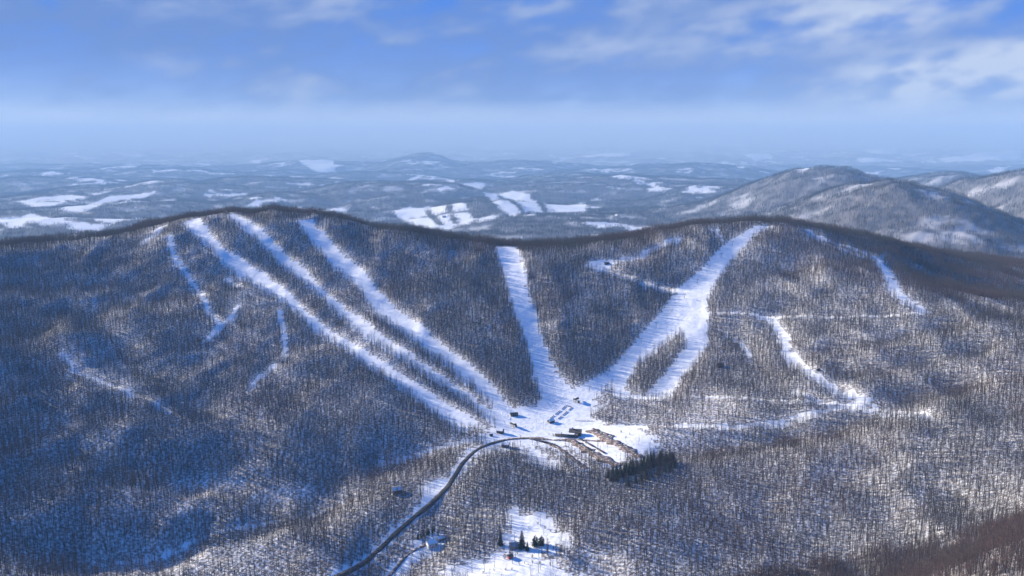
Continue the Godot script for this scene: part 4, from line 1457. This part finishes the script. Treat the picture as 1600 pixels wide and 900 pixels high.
func evergreens():
	var kinds := [evergreen_shapes(801, 21, 4.0, 0.0), evergreen_shapes(802, 19, 3.4, 0.0), evergreen_shapes(803, 22, 4.4, 0.12), evergreen_shapes(804, 14, 4.4, 0.7)]
	var plant := func(k: int, at: Vector2, size: float, label: String, group := ""):
		var o := thing("spruce" if k < 3 else "pine", label, "spruce" if k < 3 else "pine", on(at.x, at.y), rng.randf() * TAU, group)
		o.scale = Vector3.ONE * size
		part("trunk", kinds[k][0], M.trunk, o)
		part("crown", kinds[k][1], M.needles, o)
	plant.call(2, Vector2(11, -958), 1.02, "tallest dark spruce in the clearing beside the grey house")
	plant.call(1, Vector2(-13, -969), 0.95, "dark spruce at the edge of the woods left of the grey house")
	plant.call(1, Vector2(17, -953), 0.62, "small dark spruce right of the tallest spruce in the clearing")
	plant.call(3, Vector2(26, -958), 0.95, "broad pine right of the grey house, left of its pair")
	plant.call(3, Vector2(33, -957), 0.85, "broad pine right of the grey house, right of its pair")
	for i in 7:
		plant.call(i % 2, Vector2(lerpf(-108, -91, i / 6.0), lerpf(-996, -1014, i / 6.0)) + Vector2(rng.randf_range(-1, 1), rng.randf_range(-1, 1)), rng.randf_range(0.3, 0.42), "low dark spruce above the farmhouse, %s from the left" % ordinal(i), "low spruces above the farmhouse")
	for row in 3:
		var count: int = [19, 18, 9][row]
		for i in count:
			var t := i / (count - 1.0)
			var q: Vector2 = [Vector2(124, -1112), Vector2(129, -1102), Vector2(146, -1086)][row].lerp([Vector2(214, -1172), Vector2(217, -1161), Vector2(212, -1136)][row], t)
			q += Vector2(rng.randf_range(-2.0, 2.0), rng.randf_range(-2.5, 2.5))
			plant.call(rng.randi_range(0, 2), q, rng.randf_range(0.68, 0.98) if row < 2 else rng.randf_range(0.45, 0.8), "dark spruce, %s from the left in the planted stand's %s row" % [ordinal(i), ["back", "middle", "front"][row]], "spruces planted in rows below the parking strips")


# ---- shrubs, skiers

func shrub_shape(seed_: int) -> Array:
	var r := RandomNumberGenerator.new()
	r.seed = seed_
	var stems := SurfaceTool.new()
	stems.begin(Mesh.PRIMITIVE_TRIANGLES)
	var twigs := SurfaceTool.new()
	twigs.begin(Mesh.PRIMITIVE_TRIANGLES)
	for k in 12:
		var az := r.randf() * TAU
		var b := Vector3(cos(az) * r.randf_range(0.3, 1.7), r.randf_range(1.2, 3.0), sin(az) * r.randf_range(0.3, 1.7))
		stems.set_color(Color(0.075, 0.06, 0.05))
		rod(stems, Vector3(0, -0.3, 0), b, 0.06, 0.02, 3)
		for q in 9:
			var c := b * r.randf_range(0.3, 1.0)
			var d := Vector3(r.randf_range(-1, 1), r.randf_range(0.0, 1.2), r.randf_range(-1, 1)).normalized()
			var side := d.cross(Vector3(r.randf_range(-1, 1), 1, 0.3)).normalized() * 0.05
			twigs.set_color(Color(0.12, 0.095, 0.075))
			tri(twigs, c - side, c + d * r.randf_range(0.4, 1.0), c + side)
	stems.generate_normals()
	twigs.generate_normals()
	return [stems.commit(), twigs.commit()]

func blob(p: Vector3, bones: Array) -> float:
	var s := 0.0
	for b in bones:
		var a: Vector3 = b[0]
		var d: Vector3 = b[1] - a
		var t := clampf((p - a).dot(d) / maxf(d.length_squared(), 1e-6), 0.0, 1.0)
		s += exp(-((p - a - d * t).length() - lerpf(b[2], b[3], t)) * 40.0)
	return -log(maxf(s, 1e-30)) / 40.0

# one smooth body as surface nets over a field of tapered bones
func body_mesh(bones: Array, lo: Vector3, hi: Vector3, cell: float) -> ArrayMesh:
	var n := Vector3i(((hi - lo) / cell).ceil())
	var f := PackedFloat32Array()
	f.resize((n.x + 1) * (n.y + 1) * (n.z + 1))
	var idx := func(x: int, y: int, z: int) -> int: return (z * (n.y + 1) + y) * (n.x + 1) + x
	for z in n.z + 1:
		for y in n.y + 1:
			for x in n.x + 1:
				f[(z * (n.y + 1) + y) * (n.x + 1) + x] = blob(lo + Vector3(x, y, z) * cell, bones)
	var at := {}
	for z in n.z:
		for y in n.y:
			for x in n.x:
				var sum := Vector3.ZERO
				var cuts := 0
				for e in [[0, 1], [2, 3], [4, 5], [6, 7], [0, 2], [1, 3], [4, 6], [5, 7], [0, 4], [1, 5], [2, 6], [3, 7]]:
					var p := Vector3i(e[0] & 1, (e[0] >> 1) & 1, e[0] >> 2)
					var q := Vector3i(e[1] & 1, (e[1] >> 1) & 1, e[1] >> 2)
					var a: float = f[idx.call(x + p.x, y + p.y, z + p.z)]
					var b: float = f[idx.call(x + q.x, y + q.y, z + q.z)]
					if (a < 0.0) != (b < 0.0):
						sum += Vector3(p).lerp(Vector3(q), a / (a - b))
						cuts += 1
				if cuts:
					at[Vector3i(x, y, z)] = lo + (Vector3(x, y, z) + sum / cuts) * cell
	var st := SurfaceTool.new()
	st.begin(Mesh.PRIMITIVE_TRIANGLES)
	st.set_smooth_group(0)
	for c in at:
		var f0: float = f[idx.call(c.x, c.y, c.z)]
		for axis in 3:
			var step := Vector3i(int(axis == 0), int(axis == 1), int(axis == 2))
			var f1: float = f[idx.call(c.x + step.x, c.y + step.y, c.z + step.z)]
			if (f0 < 0.0) == (f1 < 0.0): continue
			var u := Vector3i(step.z, step.x, step.y)
			var v := Vector3i(step.y, step.z, step.x)
			var k := [c, c - u, c - u - v, c - v]
			if not (k[1] in at and k[2] in at and k[3] in at): continue
			if f0 < 0.0: quad(st, at[k[0]], at[k[3]], at[k[2]], at[k[1]])
			else: quad(st, at[k[0]], at[k[1]], at[k[2]], at[k[3]])
	st.index()
	st.generate_normals()
	return st.commit()

func small_things():
	var bushes := [shrub_shape(901), shrub_shape(902), shrub_shape(903)]
	var beds := [["at the bottom edge of the lower clearing", [Vector2(-31, -919), Vector2(-19, -920), Vector2(-7, -920), Vector2(0, -918), Vector2(52, -915), Vector2(60, -919)]],
		["below the red shed", [Vector2(8, -928), Vector2(14, -929), Vector2(18, -926), Vector2(22, -930), Vector2(30, -927), Vector2(41, -923), Vector2(22, -939)]],
		["between the red shed and the pines", [Vector2(35, -937), Vector2(39, -938), Vector2(6, -949), Vector2(-9, -947), Vector2(-8, -941), Vector2(53, -943), Vector2(46, -948)]],
		["in the snow above the grey house", [Vector2(19, -993), Vector2(38, -991), Vector2(30, -1000), Vector2(44, -983)]],
		["in the open snow right of the parking strips", [Vector2(189, -1277), Vector2(200, -1291), Vector2(198, -1245), Vector2(203, -1255), Vector2(185, -1305), Vector2(163, -1255), Vector2(159, -1280), Vector2(170, -1268)]],
		["beside the farmhouse", [Vector2(-105, -975), Vector2(-100, -968), Vector2(-112, -968), Vector2(-86, -985)]],
		["beside the lodge deck", [Vector2(60, -1278), Vector2(64, -1276), Vector2(54, -1282), Vector2(68, -1274)]],
		["in the white hollow below the road", [Vector2(20, -1216), Vector2(26, -1221), Vector2(22, -1206)]]]
	for bed in beds:
		var spots: Array = bed[1]
		spots.sort_custom(func(a, b): return a.x / -a.y < b.x / -b.y)
		for i in spots.size():
			var q: Vector2 = spots[i]
			var o := thing("shrub", "leafless shrub %s, %s from the left" % [bed[0], ordinal(i)], "shrub", on(q.x, q.y), rng.randf() * TAU, "leafless shrubs " + bed[0])
			o.scale = Vector3.ONE * rng.randf_range(0.9, 1.5)
			var s: Array = bushes[rng.randi_range(0, 2)]
			part("stems", s[0], M.bark, o)
			part("twigs", s[1], M.bark, o)
	# a skier, knees bent, poles in hand
	var bones := []
	for s in [-1.0, 1.0]:
		bones.append([Vector3(0.12 * s, 0.06, 0.02), Vector3(0.13 * s, 0.48, -0.1), 0.075, 0.075])
		bones.append([Vector3(0.13 * s, 0.48, -0.1), Vector3(0.1 * s, 0.9, 0.08), 0.08, 0.11])
		bones.append([Vector3(0.12 * s, 0.05, 0.05), Vector3(0.12 * s, 0.05, -0.17), 0.065, 0.055])
		bones.append([Vector3(0.2 * s, 1.36, -0.03), Vector3(0.32 * s, 1.1, -0.05), 0.07, 0.06])
		bones.append([Vector3(0.32 * s, 1.1, -0.05), Vector3(0.31 * s, 1.02, -0.3), 0.055, 0.045])
	bones.append([Vector3(0, 0.92, 0.06), Vector3(0, 1.36, -0.03), 0.15, 0.17])
	bones.append([Vector3(0, 1.4, -0.04), Vector3(0, 1.5, -0.06), 0.07, 0.06])
	bones.append([Vector3(0, 1.58, -0.07), Vector3(0, 1.66, -0.06), 0.095, 0.11])
	var figure := body_mesh(bones, Vector3(-0.5, -0.1, -0.5), Vector3(0.5, 1.9, 0.4), 0.055)
	var ski := box_mesh(Vector3(-0.05, -0.02, -1.0), Vector3(0.05, 0.02, 0.75))
	var pole := SurfaceTool.new()
	pole.begin(Mesh.PRIMITIVE_TRIANGLES)
	rod(pole, Vector3(0, 1.08, -0.3), Vector3(0.1, 0.0, 0.25), 0.012, 0.01, 4)
	pole.generate_normals()
	var stick := pole.commit()
	var spots := [[329, -1679, "beside the lift towers on the right-hand run"], [281, -1692, "at the left edge of the right-hand run"], [259, -1634, "in the shade beside the right-hand run"], [359, -1743, "at the narrow middle of the right-hand run"], [433, -1853, "in the upper half of the right-hand run"], [150, -1486, "low on the right-hand run"], [71, -1441, "where the shaded centre run meets the base"], [87, -1421, "above the upper end of the board fences"], [27, -1344, "on the snow between the hut and the board fences"], [44, -1351, "left of the board fences"], [36, -1378, "at the foot of the shaded centre run"], [79, -1352, "right of the board fences"], [228, -1586, "beside the island of trees"], [494, -1948, "near the top of the right-hand run"], [-270, -1574, "halfway down the left run"], [-160, -1424, "low on the left run"], [20, -1312, "beside the lower lift station"], [40, -1325, "below the left board fence"], [-686, -2075, "high on the left run"]]
	var colours := ["black", "blue", "red", "black", "green"]
	var words := ["black", "dark blue", "red", "black", "dark green"]
	for i in spots.size():
		var o := thing("person", "skier in %s clothes %s" % [words[i % 5], spots[i][2]], "person", on(spots[i][0], spots[i][1], 0.1), rng.randf_range(2.0, 4.2), "skiers on the runs")
		part("figure", figure, M[colours[i % 5]], o)
		for s in [-0.12, 0.12]:
			part("ski", ski, M.black, o, Vector3(s, 0.0, 0))
		for s in [-0.31, 0.31]:
			part("ski_pole", stick, M.silver, o, Vector3(s, 0, 0))
